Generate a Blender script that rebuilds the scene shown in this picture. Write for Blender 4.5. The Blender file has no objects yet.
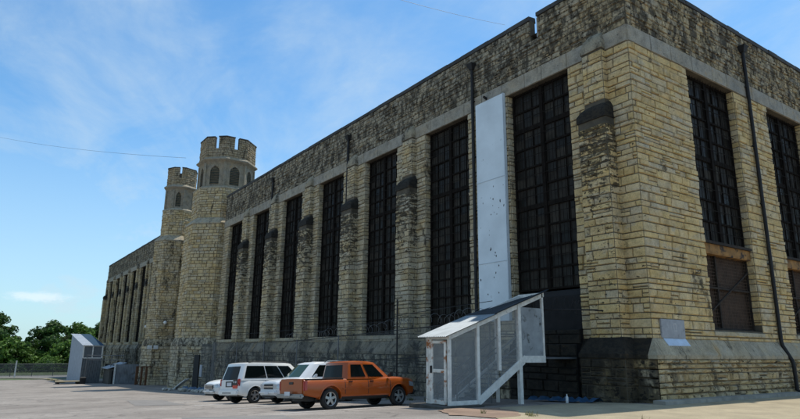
import bpy, bmesh, math, random
from mathutils import Vector, Matrix
from math import pi, sin, cos, radians, sqrt, atan2, floor
random.seed(11)
scene = bpy.context.scene
COL = scene.collection

# ------------------------------------------------------------------ camera
F_PX = 597.374
yaw, pitch, roll = -0.9647554628, 0.2322403860, 0.0103085455
CAM = Vector((13.43997, -20.94585, 1.75))
fw = Vector((sin(yaw)*cos(pitch), cos(yaw)*cos(pitch), sin(pitch)))
rt = Vector((cos(yaw), -sin(yaw), 0)); up = rt.cross(fw)
rt2 = rt*cos(roll)+up*sin(roll); up2 = -rt*sin(roll)+up*cos(roll)
cd = bpy.data.cameras.new('camera'); cam = bpy.data.objects.new('camera', cd); COL.objects.link(cam)
m = Matrix.Identity(4)
for i in range(3):
    m[i][0] = rt2[i]; m[i][1] = up2[i]; m[i][2] = -fw[i]; m[i][3] = CAM[i]
cam.matrix_world = m
cd.sensor_width = 36; cd.lens = F_PX/800*36; cd.clip_start = .1; cd.clip_end = 5000
scene.camera = cam

# ------------------------------------------------------------------ node helpers
def new_mat(name):
    mt = bpy.data.materials.new(name); mt.use_nodes = True
    nt = mt.node_tree; nt.nodes.clear()
    out = nt.nodes.new('ShaderNodeOutputMaterial'); b = nt.nodes.new('ShaderNodeBsdfPrincipled')
    nt.links.new(b.outputs[0], out.inputs[0])
    return mt, nt, b, out
class NB:
    def __init__(s, nt): s.nt = nt
    def n(s, typ, **kw):
        nd = s.nt.nodes.new(typ)
        for k, v in kw.items(): setattr(nd, k, v)
        return nd
    def l(s, a, b): s.nt.links.new(a, b)
    def inp(s, nd, i, v):
        if hasattr(v, 'is_output') or isinstance(v, bpy.types.NodeSocket): s.l(v, nd.inputs[i])
        else: nd.inputs[i].default_value = v
    def math(s, op, a, b=0, c=0, clamp=False):
        nd = s.n('ShaderNodeMath', operation=op); nd.use_clamp = clamp
        s.inp(nd, 0, a); s.inp(nd, 1, b); s.inp(nd, 2, c); return nd.outputs[0]
    def noise(s, vec, scale, detail=4, rough=.55, dist=0, out='Fac'):
        nd = s.n('ShaderNodeTexNoise'); s.inp(nd, 'Vector', vec); nd.inputs['Scale'].default_value = scale
        nd.inputs['Detail'].default_value = detail; nd.inputs['Roughness'].default_value = rough
        nd.inputs['Distortion'].default_value = dist; return nd.outputs[out]
    def ramp(s, f, stops, interp='LINEAR'):
        nd = s.n('ShaderNodeValToRGB'); s.inp(nd, 0, f); cr = nd.color_ramp; cr.interpolation = interp
        while len(cr.elements) < len(stops): cr.elements.new(.5)
        for e, (p, c) in zip(cr.elements, stops):
            e.position = p; e.color = (c if hasattr(c, '__len__') else (c, c, c)) + ((1,) if not hasattr(c, '__len__') or len(c) == 3 else ()) if hasattr(c, '__len__') else (c, c, c, 1)
        return nd.outputs[0]
    def mix(s, f, a, b, mode='MIX'):
        nd = s.n('ShaderNodeMix', data_type='RGBA', blend_type=mode)
        s.inp(nd, 0, f)
        for i, v in ((6, a), (7, b)):
            if isinstance(v, tuple): nd.inputs[i].default_value = (*v[:3], 1)
            else: s.l(v, nd.inputs[i])
        return nd.outputs[2]
    def mapping(s, vec, scale=(1, 1, 1), rot=(0, 0, 0), loc=(0, 0, 0)):
        nd = s.n('ShaderNodeMapping'); s.l(vec, nd.inputs[0])
        nd.inputs['Scale'].default_value = scale; nd.inputs['Rotation'].default_value = rot; nd.inputs['Location'].default_value = loc
        return nd.outputs[0]
    def smooth(s, v, a, b):
        nd = s.n('ShaderNodeMapRange', interpolation_type='SMOOTHSTEP'); s.inp(nd, 0, v)
        nd.inputs[1].default_value = a; nd.inputs[2].default_value = b; return nd.outputs[0]
    def bump(s, b, h, strength, dist):
        nd = s.n('ShaderNodeBump'); nd.inputs['Strength'].default_value = strength; nd.inputs['Distance'].default_value = dist
        s.l(h, nd.inputs['Height']); s.l(nd.outputs[0], b.inputs['Normal'])

def simple(name, col, rough=.6, metal=0, var=.12, scale=3, bump=0, spec=.5, coat=0, dirt=None):
    mt, nt, b, out = new_mat(name); N = NB(nt)
    g = N.n('ShaderNodeNewGeometry'); tc = N.n('ShaderNodeTexCoord')
    f = N.noise(tc.outputs['Object'], scale, 5)
    c = N.ramp(f, [(.3, tuple(x*(1-var) for x in col)), (.7, tuple(min(1, x*(1+var)) for x in col))])
    if dirt:
        f2 = N.noise(tc.outputs['Object'], dirt[1], 6, .65)
        c = N.mix(N.smooth(f2, dirt[2], dirt[2]+.12), c, dirt[0])
    N.l(c, b.inputs['Base Color'])
    b.inputs['Roughness'].default_value = rough; b.inputs['Metallic'].default_value = metal
    b.inputs['Specular IOR Level'].default_value = spec
    if coat:
        b.inputs['Coat Weight'].default_value = coat; b.inputs['Coat Roughness'].default_value = .04
    if bump: N.bump(b, N.noise(tc.outputs['Object'], scale*8, 4), bump, .02)
    return mt

# ------------------------------------------------------------------ stone
GREYS = [(0, (.20, .175, .125)), (.2, (.36, .312, .225)), (.38, (.46, .40, .29)), (.52, (.33, .30, .235)), (.66, (.40, .335, .22)), (.82, (.53, .475, .365)), (1, (.27, .235, .18))]
WARMS = [(0, (.42, .30, .14)), (.18, (.58, .43, .20)), (.36, (.66, .50, .25)), (.5, (.47, .42, .32)), (.62, (.54, .37, .15)), (.8, (.62, .50, .31)), (.9, (.43, .40, .33)), (1, (.50, .33, .13))]
def stone_mat(name, stain=.62, pits=.66, warm=0.0, streak=.35, dark=(.022, .020, .017), tint=None, soft=.1, corner=True, zb=None, s1scale=.9, tf=.6, xf=False):
    mt, nt, b, out = new_mat(name); N = NB(nt)
    g = N.n('ShaderNodeNewGeometry'); pos = g.outputs['Position']; rnd = g.outputs['Random Per Island']
    sep = N.n('ShaderNodeSeparateXYZ'); N.l(pos, sep.inputs[0])
    cg = N.mix(.42, N.ramp(rnd, GREYS), (.44, .375, .255)); cw = N.mix(.45, N.ramp(rnd, WARMS), (.63, .455, .215))
    reg = N.noise(N.mapping(pos, (1, 1, 2.2)), .8, 4, .6)
    big = N.noise(pos, .28, 3)
    if corner:
        w = N.smooth(sep.outputs[0], -9, 1.2)
        w = N.math('MULTIPLY', w, .92)
    else: w = N.math('MULTIPLY', big, 0)
    w = N.math('ADD', w, warm+.26); w = N.math('ADD', w, N.math('MULTIPLY', N.math('SUBTRACT', big, .5), 1.3), clamp=True)
    c = N.mix(w, cg, cw)
    c = N.mix(N.math('MULTIPLY', N.smooth(reg, .52, .68), .30), c, (.60, .38, .11)); c = N.mix(N.math('MULTIPLY', N.smooth(reg, .48, .34), .5), c, (.44, .40, .32))
    if tint:
        tq = tf
        if xf: tq = N.math('MULTIPLY', N.smooth(N.math('ADD', sep.outputs[0], N.math('MULTIPLY', N.noise(pos, 1.7, 5, .7), 1.6)), 1.0, -.3), tf)
        c = N.mix(tq, c, tint)
    # mottling inside a block
    mm = N.noise(pos, 2.2, 6, .65)
    c = N.mix(1, c, N.ramp(mm, [(.28, .62), (.5, 1.0), (.75, 1.22)]), 'MULTIPLY')
    gr = N.noise(pos, 16, 5, .7)
    c = N.mix(1, c, N.ramp(gr, [(.3, .72), (.6, 1.08)]), 'MULTIPLY')
    # orange lichen/iron flecks
    fl = N.noise(pos, 1.1, 6, .7)
    c = N.mix(N.math('MULTIPLY', N.smooth(fl, .58, .70), .5), c, (.36, .20, .05))
    # soot: streaked and blotchy
    sv = N.mapping(pos, (1, 1, streak))
    s1 = N.noise(sv, s1scale, 7, .70, .6)
    s2 = N.noise(pos, 3.6, 5, .7)
    s = N.math('ADD', N.math('MULTIPLY', s1, .7), N.math('MULTIPLY', s2, .3))
    if zb:
        q = N.math('MULTIPLY', N.smooth(sep.outputs[2], zb[0], zb[1]), N.smooth(sep.outputs[2], zb[1]+.3, zb[1]+.1))
        s = N.math('ADD', s, N.math('MULTIPLY', q, zb[2]))
    sm = N.smooth(s, stain-soft*.5, stain+soft*.5)
    c = N.mix(N.math('MULTIPLY', sm, .84), c, dark)
    p = N.noise(N.mapping(pos, (1, 1, 1.6)), 4.5, 4, .6)
    c = N.mix(N.math('MULTIPLY', N.smooth(p, pits, pits+.05), .9), c, (.02, .018, .015))
    N.l(c, b.inputs['Base Color']); b.inputs['Roughness'].default_value = .92
    b.inputs['Specular IOR Level'].default_value = .2
    h = N.math('ADD', N.math('MULTIPLY', N.noise(pos, 7, 6, .7), .6), N.math('MULTIPLY', gr, .4))
    N.bump(b, h, .9, .06)
    return mt
M = {}
M['stone'] = stone_mat('limestone_ashlar', .60, .655)
M['stone_far'] = stone_mat('limestone_far', .555, .62, warm=.25, corner=False)
M['parapet'] = stone_mat('limestone_parapet', .495, .585, soft=.15, streak=.45, s1scale=2.1, warm=-.35, tint=(.31, .265, .195), tf=.4)
M['buttress'] = stone_mat('limestone_buttress', .60, .60, zb=(5.0, 11.35, .13), s1scale=2.0, streak=2.6, soft=.06)
M['plinth'] = stone_mat('limestone_plinth', .495, .60, streak=.5, s1scale=1.8, soft=.12, warm=-.2)
M['plinth_side'] = stone_mat('limestone_plinth_side', .56, .60, warm=-.1, tint=(.34, .28, .19), tf=.35, s1scale=1.6, soft=.14)
M['soot'] = stone_mat('soot_blackened_stone', .36, .5, streak=.8, dark=(.014, .013, .012), tint=(.034, .030, .026), tf=.78)
M['band'] = stone_mat('smooth_band_stone', .63, .70, tint=(.25, .245, .23), corner=False)
M['plinth_black'] = stone_mat('soaked_black_plinth', .43, .56, streak=.5, soft=.14, tint=(.05, .043, .032), tf=.8, xf=True)
M['belfry'] = stone_mat('smooth_belfry_stone', .64, .72, tint=(.17, .155, .135), corner=False)
M['tower'] = stone_mat('limestone_tower', .60, .645, warm=.38, corner=False)
M['tower_low'] = stone_mat('limestone_tower_base', .56, .62, warm=-.1, corner=False)
M['cap_grey'] = stone_mat('weathered_cap_stone', .53, .64, tint=(.20, .17, .125), tf=.6, corner=False)
M['ledge'] = stone_mat('pale_ledge_stone', .60, .72, tint=(.34, .30, .23), corner=False, streak=.4, soft=.16)
M['sill'] = stone_mat('pale_sill_stone', .64, .72, tint=(.44, .40, .31), corner=False)
M['mortar'] = simple('old_mortar', (.085, .070, .048), .95, var=.4, scale=2)
M['coping'] = simple('dark_coping_stone', (.05, .048, .045), .9, var=.4, scale=1.5)

# ------------------------------------------------------------------ mesh builder
class MB:
    def __init__(s): s.v = []; s.f = []; s.mi = []; s.cur = 0
    def face(s, idx): s.f.append(idx); s.mi.append(s.cur)
    def add(s, pts, faces, convex=True):
        o = len(s.v); s.v += [tuple(p) for p in pts]
        if convex:
            c = Vector((0, 0, 0))
            for p in pts: c += Vector(p)
            c /= len(pts)
        for f in faces:
            if convex:
                P = [Vector(pts[i]) for i in f]
                n = Vector((0, 0, 0))
                for i in range(1, len(P)-1): n += (P[i]-P[0]).cross(P[i+1]-P[0])
                fc = sum(P, Vector((0, 0, 0)))/len(P)
                if n.dot(fc-c) < 0: f = tuple(reversed(f))
            s.face(tuple(i+o for i in f))
    def quad(s, a, b, c, d, n=None):
        if n is not None:
            A, B, Cc = Vector(a), Vector(b), Vector(c)
            if (B-A).cross(Cc-A).dot(Vector(n)) < 0: a, b, c, d = d, c, b, a
        s.add([a, b, c, d], [(0, 1, 2, 3)], False)
    def hexa(s, p):  # 8 points: bottom ring 0-3, top ring 4-7
        s.add(p, [(0, 1, 2, 3), (4, 5, 6, 7), (0, 1, 5, 4), (1, 2, 6, 5), (2, 3, 7, 6), (3, 0, 4, 7)])
    def box(s, x0, x1, y0, y1, z0, z1):
        s.hexa([(x0, y0, z0), (x1, y0, z0), (x1, y1, z0), (x0, y1, z0), (x0, y0, z1), (x1, y0, z1), (x1, y1, z1), (x0, y1, z1)])
    def bar(s, a, b, w, h, upv=(0, 0, 1)):
        a, b = Vector(a), Vector(b); d = (b-a).normalized(); u = Vector(upv)
        r = d.cross(u)
        if r.length < 1e-4: r = d.cross(Vector((1, 0, 0)))
        r.normalize(); u = r.cross(d).normalized()
        P = []
        for q in (a, b):
            for sx, sy in ((-1, -1), (1, -1), (1, 1), (-1, 1)): P.append(q+r*w/2*sx+u*h/2*sy)
        s.hexa(P)
    def tube(s, pts, r, n=8, caps=True):
        pts = [Vector(p) for p in pts]; rs = r if hasattr(r, '__len__') else [r]*len(pts)
        o = len(s.v); prev = None
        for i, p in enumerate(pts):
            d = (pts[min(i+1, len(pts)-1)]-pts[max(i-1, 0)]).normalized()
            a = prev if prev is not None else (Vector((0, 0, 1)) if abs(d.z) < .9 else Vector((1, 0, 0)))
            x = d.cross(a).normalized(); y = x.cross(d).normalized(); prev = y
            for k in range(n):
                t = 2*pi*k/n; s.v.append(tuple(p+x*cos(t)*rs[i]+y*sin(t)*rs[i]))
        for i in range(len(pts)-1):
            for k in range(n):
                k2 = (k+1) % n
                s.face((o+i*n+k, o+(i+1)*n+k, o+(i+1)*n+k2, o+i*n+k2))
        if caps:
            s.face(tuple(o+k for k in range(n))); s.face(tuple(o+(len(pts)-1)*n+k for k in reversed(range(n))))
    def lathe(s, prof, axis_o, n=24, ax=Vector((0, 0, 1)), ux=Vector((1, 0, 0))):
        o = len(s.v); vy = ax.cross(ux); O = Vector(axis_o)
        for (r, h) in prof:
            for k in range(n):
                t = 2*pi*k/n; s.v.append(tuple(O+ax*h+ux*cos(t)*r+vy*sin(t)*r))
        for i in range(len(prof)-1):
            for k in range(n):
                k2 = (k+1) % n; s.face((o+i*n+k, o+i*n+k2, o+(i+1)*n+k2, o+(i+1)*n+k))
    def prism(s, fr, u0, u1, prof):
        n = len(prof)
        pts = [fr(u0, a, b) for a, b in prof]+[fr(u1, a, b) for a, b in prof]
        fs = [tuple(range(n)), tuple(range(n, 2*n))]+[(i, (i+1) % n, n+(i+1) % n, n+i) for i in range(n)]
        s.add(pts, fs)
    def build(s, name, mat, parent=None, smooth=False, recalc=False, bevel=0, auto=None):
        me = bpy.data.meshes.new(name); me.from_pydata(s.v, [], s.f)
        mats = mat if isinstance(mat, (list, tuple)) else [mat]
        for x in mats: me.materials.append(x)
        if len(mats) > 1:
            for p, k in zip(me.polygons, s.mi): p.material_index = k
        if recalc or bevel or smooth:
            bm = bmesh.new(); bm.from_mesh(me)
            if bevel or recalc == 'merge': bmesh.ops.remove_doubles(bm, verts=bm.verts, dist=1e-4)
            bmesh.ops.recalc_face_normals(bm, faces=bm.faces)
            if bevel:
                es = [e for e in bm.edges if len(e.link_faces) == 2 and e.calc_face_angle(0) > .5]
                bmesh.ops.bevel(bm, geom=es, offset=bevel, segments=2, affect='EDGES', clamp_overlap=True)
            bm.to_mesh(me); bm.free()
        if smooth:
            for p in me.polygons: p.use_smooth = True
            me.set_sharp_from_angle(angle=radians(smooth if smooth is not True else 38))
        me.update()
        ob = bpy.data.objects.new(name, me); COL.objects.link(ob)
        if parent is not None: ob.parent = parent
        return ob
def tag(o, label=None, cat=None, group=None, kind=None):
    if label: o['label'] = label
    if cat: o['category'] = cat
    if group: o['group'] = group
    if kind: o['kind'] = kind
    return o
def thing(name, label, cat, loc=(0, 0, 0), rz=0, group=None):
    o = bpy.data.objects.new(name, None); COL.objects.link(o); o.location = loc; o.rotation_euler = (0, 0, rz)
    o.empty_display_size = .5
    return tag(o, label, cat, group)
def copy_tree(o, parent=None):
    c = o.copy(); COL.objects.link(c)
    c.parent = parent
    for ch in o.children: copy_tree(ch, c)
    return c

# frames: fr(u, n, z) -> world point (n = outward)
def frame(o, u, n):
    o, u, n = Vector(o), Vector(u), Vector(n)
    return lambda a, b, z: (o.x+u.x*a+n.x*b, o.y+u.y*a+n.y*b, o.z+z)
FA = frame((0, 0, 0), (1, 0, 0), (0, -1, 0))
FB = frame((0, 0, 0), (0, 1, 0), (1, 0, 0))
R = random.Random(5)
def stone(mb, fr, u0, u1, z0, z1, d0, dep, ins, jit, gap=.015):
    u0 += gap; u1 -= gap; z0 += gap; z1 -= gap
    if u1-u0 < .03 or z1-z0 < .03: return
    ins = min(ins, (u1-u0)*.3, (z1-z0)*.3); dep = max(dep, jit+.006)
    b = [fr(u0, d0, z0), fr(u1, d0, z0), fr(u1, d0, z1), fr(u0, d0, z1)]
    j = lambda: d0+dep+R.uniform(-jit, jit)
    ii = lambda: ins*R.uniform(.5, 1.4)
    f = [fr(u0+ii(), j(), z0+ii()), fr(u1-ii(), j(), z0+ii()), fr(u1-ii(), j(), z1-ii()), fr(u0+ii(), j(), z1-ii())]
    mb.add(b+f, [(4, 5, 6, 7), (0, 1, 5, 4), (1, 2, 6, 5), (2, 3, 7, 6), (3, 0, 4, 7)])
def rows(z0, z1, h, rr=None):
    rr = rr or R; n = max(1, round((z1-z0)/h)); ws = [rr.uniform(.66, 1.34) for _ in range(n)]
    t = sum(ws); z = [z0]
    for w in ws: z.append(z[-1]+w/t*(z1-z0))
    return list(zip(z[:-1], z[1:]))
def fill(mb, fr, U0, U1, rws, holes=(), ln=(.4, 1.1), d0=0, dep=(.02, .06), ins=.025, jit=.012, miss=0):
    for (a, b) in rws:
        segs = [(U0, U1)]
        for (h0, h1, k0, k1) in holes:
            if b > k0+.01 and a < k1-.01:
                ns = []
                for s0, s1 in segs:
                    if h1 <= s0 or h0 >= s1: ns.append((s0, s1)); continue
                    if h0 > s0: ns.append((s0, h0))
                    if h1 < s1: ns.append((h1, s1))
                segs = ns
        for s0, s1 in segs:
            u = s0; first = True
            while u < s1-1e-4:
                w = R.uniform(*ln)*(.5 if first and R.random() < .5 else 1); first = False
                if s1-(u+w) < ln[0]*.6: w = s1-u
                if R.random() >= miss:
                    if R.random() < .12 and b-a > .22:     # two thin courses in one
                        zm = a+(b-a)*R.uniform(.4, .6)
                        stone(mb, fr, u, u+w, a, zm, d0, R.uniform(*dep), ins, jit); stone(mb, fr, u, u+w, zm, b, d0, R.uniform(*dep), ins, jit)
                    else: stone(mb, fr, u, u+w, a, b, d0, R.uniform(*dep), ins, jit)
                u += w
def backing(mb, fr, U0, U1, Z0, Z1, holes, n=0, depth=.6):
    us = sorted({U0, U1, *[h[0] for h in holes if U0 < h[0] < U1], *[h[1] for h in holes if U0 < h[1] < U1]})
    zs = sorted({Z0, Z1, *[h[2] for h in holes], *[h[3] for h in holes]})
    zs = [z for z in zs if Z0 <= z <= Z1]
    for i in range(len(us)-1):
        for j in range(len(zs)-1):
            um = (us[i]+us[i+1])/2; zm = (zs[j]+zs[j+1])/2
            if any(h[0] < um < h[1] and h[2] < zm < h[3] for h in holes): continue
            mb.quad(fr(us[i], n, zs[j]), fr(us[i+1], n, zs[j]), fr(us[i+1], n, zs[j+1]), fr(us[i], n, zs[j+1]))
    for h in holes:
        a, b, c, d = h
        for q in (((a, c), (a, d)), ((b, c), (b, d)), ((a, c), (b, c)), ((a, d), (b, d))):
            (x0, z0), (x1, z1) = q
            mb.quad(fr(x0, n, z0), fr(x1, n, z1), fr(x1, n-depth, z1), fr(x0, n-depth, z0))

# ------------------------------------------------------------------ other materials
def glass_panes_mat():
    mt, nt, b, out = new_mat('dirty_window_glass'); N = NB(nt)
    g = N.n('ShaderNodeNewGeometry')
    c = N.ramp(g.outputs['Random Per Island'], [(0, (.016, .015, .013)), (.45, (.026, .023, .019)), (.75, (.036, .031, .025)), (.92, (.05, .044, .035)), (1, (.010, .010, .009))])
    d = N.noise(g.outputs['Position'], 1.3, 6, .7)
    c = N.mix(1, c, N.ramp(d, [(.3, .5), (.7, 1.4)]), 'MULTIPLY')
    N.l(c, b.inputs['Base Color'])
    r = N.ramp(g.outputs['Random Per Island'], [(0, .25), (.5, .5), (1, .8)]); N.l(r, b.inputs['Roughness'])
    b.inputs['Specular IOR Level'].default_value = .12
    N.bump(b, N.noise(g.outputs['Position'], .9, 2), .25, .1)
    return mt
M['panes'] = glass_panes_mat()
M['sash'] = simple('black_steel_sash', (.014, .011, .009), .9, 0, var=.4, scale=3, spec=.1)
M['steel_dark'] = simple('rusted_dark_steel', (.028, .021, .016), .9, 0, var=.5, scale=4, spec=.3)
M['iron'] = simple('cast_iron_pipe', (.016, .015, .015), .7, .2, var=.3)
M['rust'] = simple('rusted_orange_sheet', (.26, .13, .035), .85, 0, var=.45, scale=2.5, dirt=((.03, .02, .015), 2.2, .52))
M['mesh_brown'] = simple('brown_boarding', (.055, .032, .020), .9, 0, var=.5, scale=2.2)
M['panel'] = simple('pale_blue_sheet', (.62, .68, .71), .5, 0, var=.10, scale=.8, dirt=((.09, .09, .09), 1.6, .66))
M['white_paint'] = simple('peeling_white_paint', (.68, .66, .61), .7, 0, var=.18, scale=5, dirt=((.20, .17, .13), 4, .60), bump=.3)
M['rust_paint'] = simple('rust_bleeding_paint', (.66, .64, .58), .75, 0, var=.2, scale=4, dirt=((.33, .12, .035), 3.2, .50))
M['galv'] = simple('galvanised_corrugated', (.22, .25, .27), .55, .2, var=.2, scale=2, dirt=((.22, .12, .07), 2.5, .68))
M['shaded_galv'] = simple('shaded_corrugated', (.035, .042, .05), .6, .3, var=.35, scale=1.5)  # stair roof colour with the wall's shadow put in
M['blue_roof'] = simple('blue_roof_sheet', (.010, .045, .085), .95, 0, var=.15)
M['white_sheet'] = simple('white_sheet_metal', (.30, .33, .37), .55, 0, var=.15, scale=1.2, dirt=((.25, .22, .2), 2, .66))
M['grey_board'] = simple('grey_board', (.11, .12, .125), .7, 0, var=.2)
M['concrete'] = simple('kerb_concrete', (.27, .25, .21), .9, 0, var=.25, scale=2, bump=.3, dirt=((.10, .09, .07), 1.3, .60))
M['concrete_dark'] = simple('stained_concrete', (.07, .065, .055), .9, 0, var=.35, scale=3)
M['gravel'] = simple('rubble_stone', (.42, .39, .33), .9, 0, var=.3, scale=3)
M['tarp'] = simple('blue_tarpaulin', (.015, .06, .12), .6, 0, var=.4, scale=4)
M['galv_wire'] = simple('galvanised_wire', (.15, .15, .15), .5, .5, var=.2)
M['dark_gap'] = simple('dark_opening', (.006, .006, .006), .9)
M['plaque'] = simple('grey_cornerstone', (.30, .31, .33), .8, 0, var=.12, scale=4, dirt=((.20, .20, .21), 7, .58))
M['plaque_pale'] = simple('worn_pale_carving', (.42, .42, .43), .85, 0, var=.15, scale=6)
M['louvre'] = simple('green_black_louvre', (.012, .032, .026), .6, 0, var=.3)
M['joint_bright'] = simple('sunlit_joint_white', (.55, .56, .57), .6)  # brightness of the open parapet joint, put in as white

# ------------------------------------------------------------------ sky, sun
sunv = Vector((-1.6, 7.1, 18.45)).normalized()
w = bpy.data.worlds.new('World'); scene.world = w; w.use_nodes = True
nt = w.node_tree; nt.nodes.clear(); N = NB(nt)
sky = N.n('ShaderNodeTexSky', sky_type='NISHITA'); sky.sun_disc = False
sky.sun_elevation = math.asin(sunv.z); sky.sun_rotation = atan2(sunv.x, sunv.y)
sky.air_density = 1.0; sky.dust_density = .6; sky.ozone_density = 2.2
tc = N.n('ShaderNodeTexCoord'); vec = tc.outputs['Generated']
sp = N.n('ShaderNodeSeparateXYZ'); N.l(vec, sp.inputs[0])
# project the view direction on a high cloud layer
den = N.math('ADD', N.math('MAXIMUM', sp.outputs[2], 0), .16)
cb = N.n('ShaderNodeCombineXYZ'); N.l(N.math('DIVIDE', sp.outputs[0], den), cb.inputs[0]); N.l(N.math('DIVIDE', sp.outputs[1], den), cb.inputs[1])
cv = N.mapping(cb.outputs[0], (1, 1.5, 1), (0, 0, radians(28)), (3.1, 1.7, 0))
n1 = N.noise(cv, .55, 9, .58, .7); n2 = N.noise(cv, 2.2, 8, .62, .5)
cl = N.math('ADD', N.math('MULTIPLY', n1, .72), N.math('MULTIPLY', n2, .28))
cm = N.math('MULTIPLY', N.smooth(cl, .38, .64), .70)
hz = N.smooth(sp.outputs[2], .42, .0)
cm = N.math('MAXIMUM', cm, N.math('MULTIPLY', hz, .55))
tinted = N.mix(1, sky.outputs[0], (.58, .95, 1.10), 'MULTIPLY')
lc = Vector(rt2*(41-400)+up2*(209.5-297)+fw*F_PX).normalized()
vd = N.n('ShaderNodeVectorMath', operation='SUBTRACT'); N.l(vec, vd.inputs[0]); vd.inputs[1].default_value = lc
vs = N.mapping(vd.outputs[0], (1, 1, 5.5)); vl = N.n('ShaderNodeVectorMath', operation='LENGTH'); N.l(vs, vl.inputs[0])
puff = N.math('ADD', N.math('SUBTRACT', vl.outputs['Value'], .022), N.math('MULTIPLY', N.noise(N.mapping(vec, (1, 1, 2.5)), 38, 7, .7), .085))
colr = N.mix(cm, tinted, (3.9, 4.75, 5.35))
colr = N.mix(N.math('MULTIPLY', N.smooth(puff, .074, .034), .42), colr, (6.4, 6.6, 6.8))
bg = N.n('ShaderNodeBackground'); bg.inputs[1].default_value = .15
N.l(colr, bg.inputs[0]); wo = N.n('ShaderNodeOutputWorld'); N.l(bg.outputs[0], wo.inputs[0])
sd = bpy.data.lights.new('sun', 'SUN'); sd.energy = 3.9; sd.angle = radians(.53); sd.color = (1, .95, .86)
so = bpy.data.objects.new('sun', sd); COL.objects.link(so); so.rotation_euler = sunv.to_track_quat('Z', 'Y').to_euler(); so.location = sunv*300

# ------------------------------------------------------------------ ground
GP = [(8, 0), (0, -.02), (-4, -.17), (-7, -.34), (-12.3, -.57), (-16.4, -.8), (-21, -.98), (-40, -1.8), (-58, -2.48), (-75, -2.9), (-118, -3.7), (-160, -4.3), (-260, -5)]
def gz(x):
    if x >= GP[0][0]: return 0
    for (a, za), (b, zb) in zip(GP[:-1], GP[1:]):
        if b <= x <= a: return za+(zb-za)*(a-x)/(a-b)
    return GP[-1][1]
def ground_mat():
    mt, nt, b, out = new_mat('worn_lot_paving'); N = NB(nt)
    g = N.n('ShaderNodeNewGeometry'); pos = g.outputs['Position']
    a = N.noise(pos, .22, 6, .6, .5); f = N.noise(pos, 28, 5, .8); md = N.noise(pos, 2.3, 6, .65)
    c = N.ramp(a, [(.3, (.19, .165, .143)), (.5, (.265, .235, .207)), (.68, (.325, .29, .255))])
    c = N.mix(1, c, N.ramp(f, [(.3, .6), (.7, 1.3)]), 'MULTIPLY')
    c = N.mix(1, c, N.ramp(md, [(.3, .85), (.7, 1.1)]), 'MULTIPLY')
    # cracks with sealant and dark oil marks
    wv = N.n('ShaderNodeVectorMath', operation='ADD'); N.l(pos, wv.inputs[0])
    wn = N.n('ShaderNodeTexNoise'); N.l(pos, wn.inputs['Vector']); wn.inputs['Scale'].default_value = .7; wn.inputs['Detail'].default_value = 6
    sc = N.n('ShaderNodeVectorMath', operation='SCALE'); N.l(wn.outputs['Color'], sc.inputs[0]); sc.inputs['Scale'].default_value = 1.6
    N.l(sc.outputs[0], wv.inputs[1])
    vo = N.n('ShaderNodeTexVoronoi', feature='DISTANCE_TO_EDGE'); N.l(wv.outputs[0], vo.inputs['Vector']); vo.inputs['Scale'].default_value = .16
    ck = N.smooth(vo.outputs['Distance'], .012, .003)
    c = N.mix(N.math('MULTIPLY', ck, .42), c, (.05, .045, .04))
    vo2 = N.n('ShaderNodeTexVoronoi', feature='DISTANCE_TO_EDGE'); N.l(wv.outputs[0], vo2.inputs['Vector']); vo2.inputs['Scale'].default_value = .55
    ck2 = N.math('MULTIPLY', N.smooth(vo2.outputs['Distance'], .02, .004), N.smooth(a, .48, .58))
    c = N.mix(N.math('MULTIPLY', ck2, .35), c, (.06, .055, .05))
    oil = N.noise(pos, .9, 5, .6)
    c = N.mix(N.math('MULTIPLY', N.smooth(oil, .62, .72), .5), c, (.09, .08, .075))
    N.l(c, b.inputs['Base Color']); b.inputs['Roughness'].default_value = .93; b.inputs['Specular IOR Level'].default_value = .2
    N.bump(b, f, .5, .01)
    return mt
M['lot'] = ground_mat()
def sand_mat(name, base, var):
    mt, nt, b, out = new_mat(name); N = NB(nt)
    g = N.n('ShaderNodeNewGeometry'); pos = g.outputs['Position']
    a = N.noise(pos, .9, 6, .65, .4); f = N.noise(pos, 30, 4, .8)
    c = N.ramp(a, [(.28, tuple(x*(1-var) for x in base)), (.5, base), (.72, tuple(x*(1+var) for x in base))])
    c = N.mix(1, c, N.ramp(f, [(.3, .7), (.7, 1.2)]), 'MULTIPLY')
    N.l(c, b.inputs['Base Color']); b.inputs['Roughness'].default_value = .95; N.bump(b, f, .5, .01)
    return mt
M['sand'] = sand_mat('sandy_paving', (.34, .28, .18), .25)
M['brickdust'] = sand_mat('reddish_patch', (.24, .16, .11), .35)
M['grass'] = sand_mat('rough_grass', (.075, .10, .035), .45)
M['farroad'] = sand_mat('far_road', (.14, .135, .125), .15)
xs = sorted({p[0] for p in GP} | {x*1.0 for x in range(-260, 9, 4)} | {-2600, -1200, -600, -400, -320, 8, 40, 200, 900, 2600})
def sheet(name, xs, y0, y1, dz, mat, kind='structure', ny=1):
    mb = MB()
    for a, b in zip(xs[:-1], xs[1:]):
        mb.quad((a, y0, gz(a)+dz), (b, y0, gz(b)+dz), (b, y1, gz(b)+dz), (a, y1, gz(a)+dz), (0, 0, 1))
    o = mb.build(name, mat, recalc=False); return tag(o, kind=kind)
sheet('ground', xs, -2600, 2600, 0, M['lot'])
def poly_sheet(name, pts, dz, mat):
    mb = MB(); mb.add([(x, y, gz(x)+dz) for x, y in pts], [tuple(range(len(pts)))], False)
    return tag(mb.build(name, mat), kind='structure')
far = [x for x in xs if x <= -114]
sheet('grass_field', [x for x in xs if -2600 <= x <= -104] , -400, 400, .004, M['grass'])
sheet('far_road', [-136.0, -132.0, -128.0, -124.0, -120.0, -116.0, -112.0], -160, 60, .008, M['farroad'])
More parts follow.
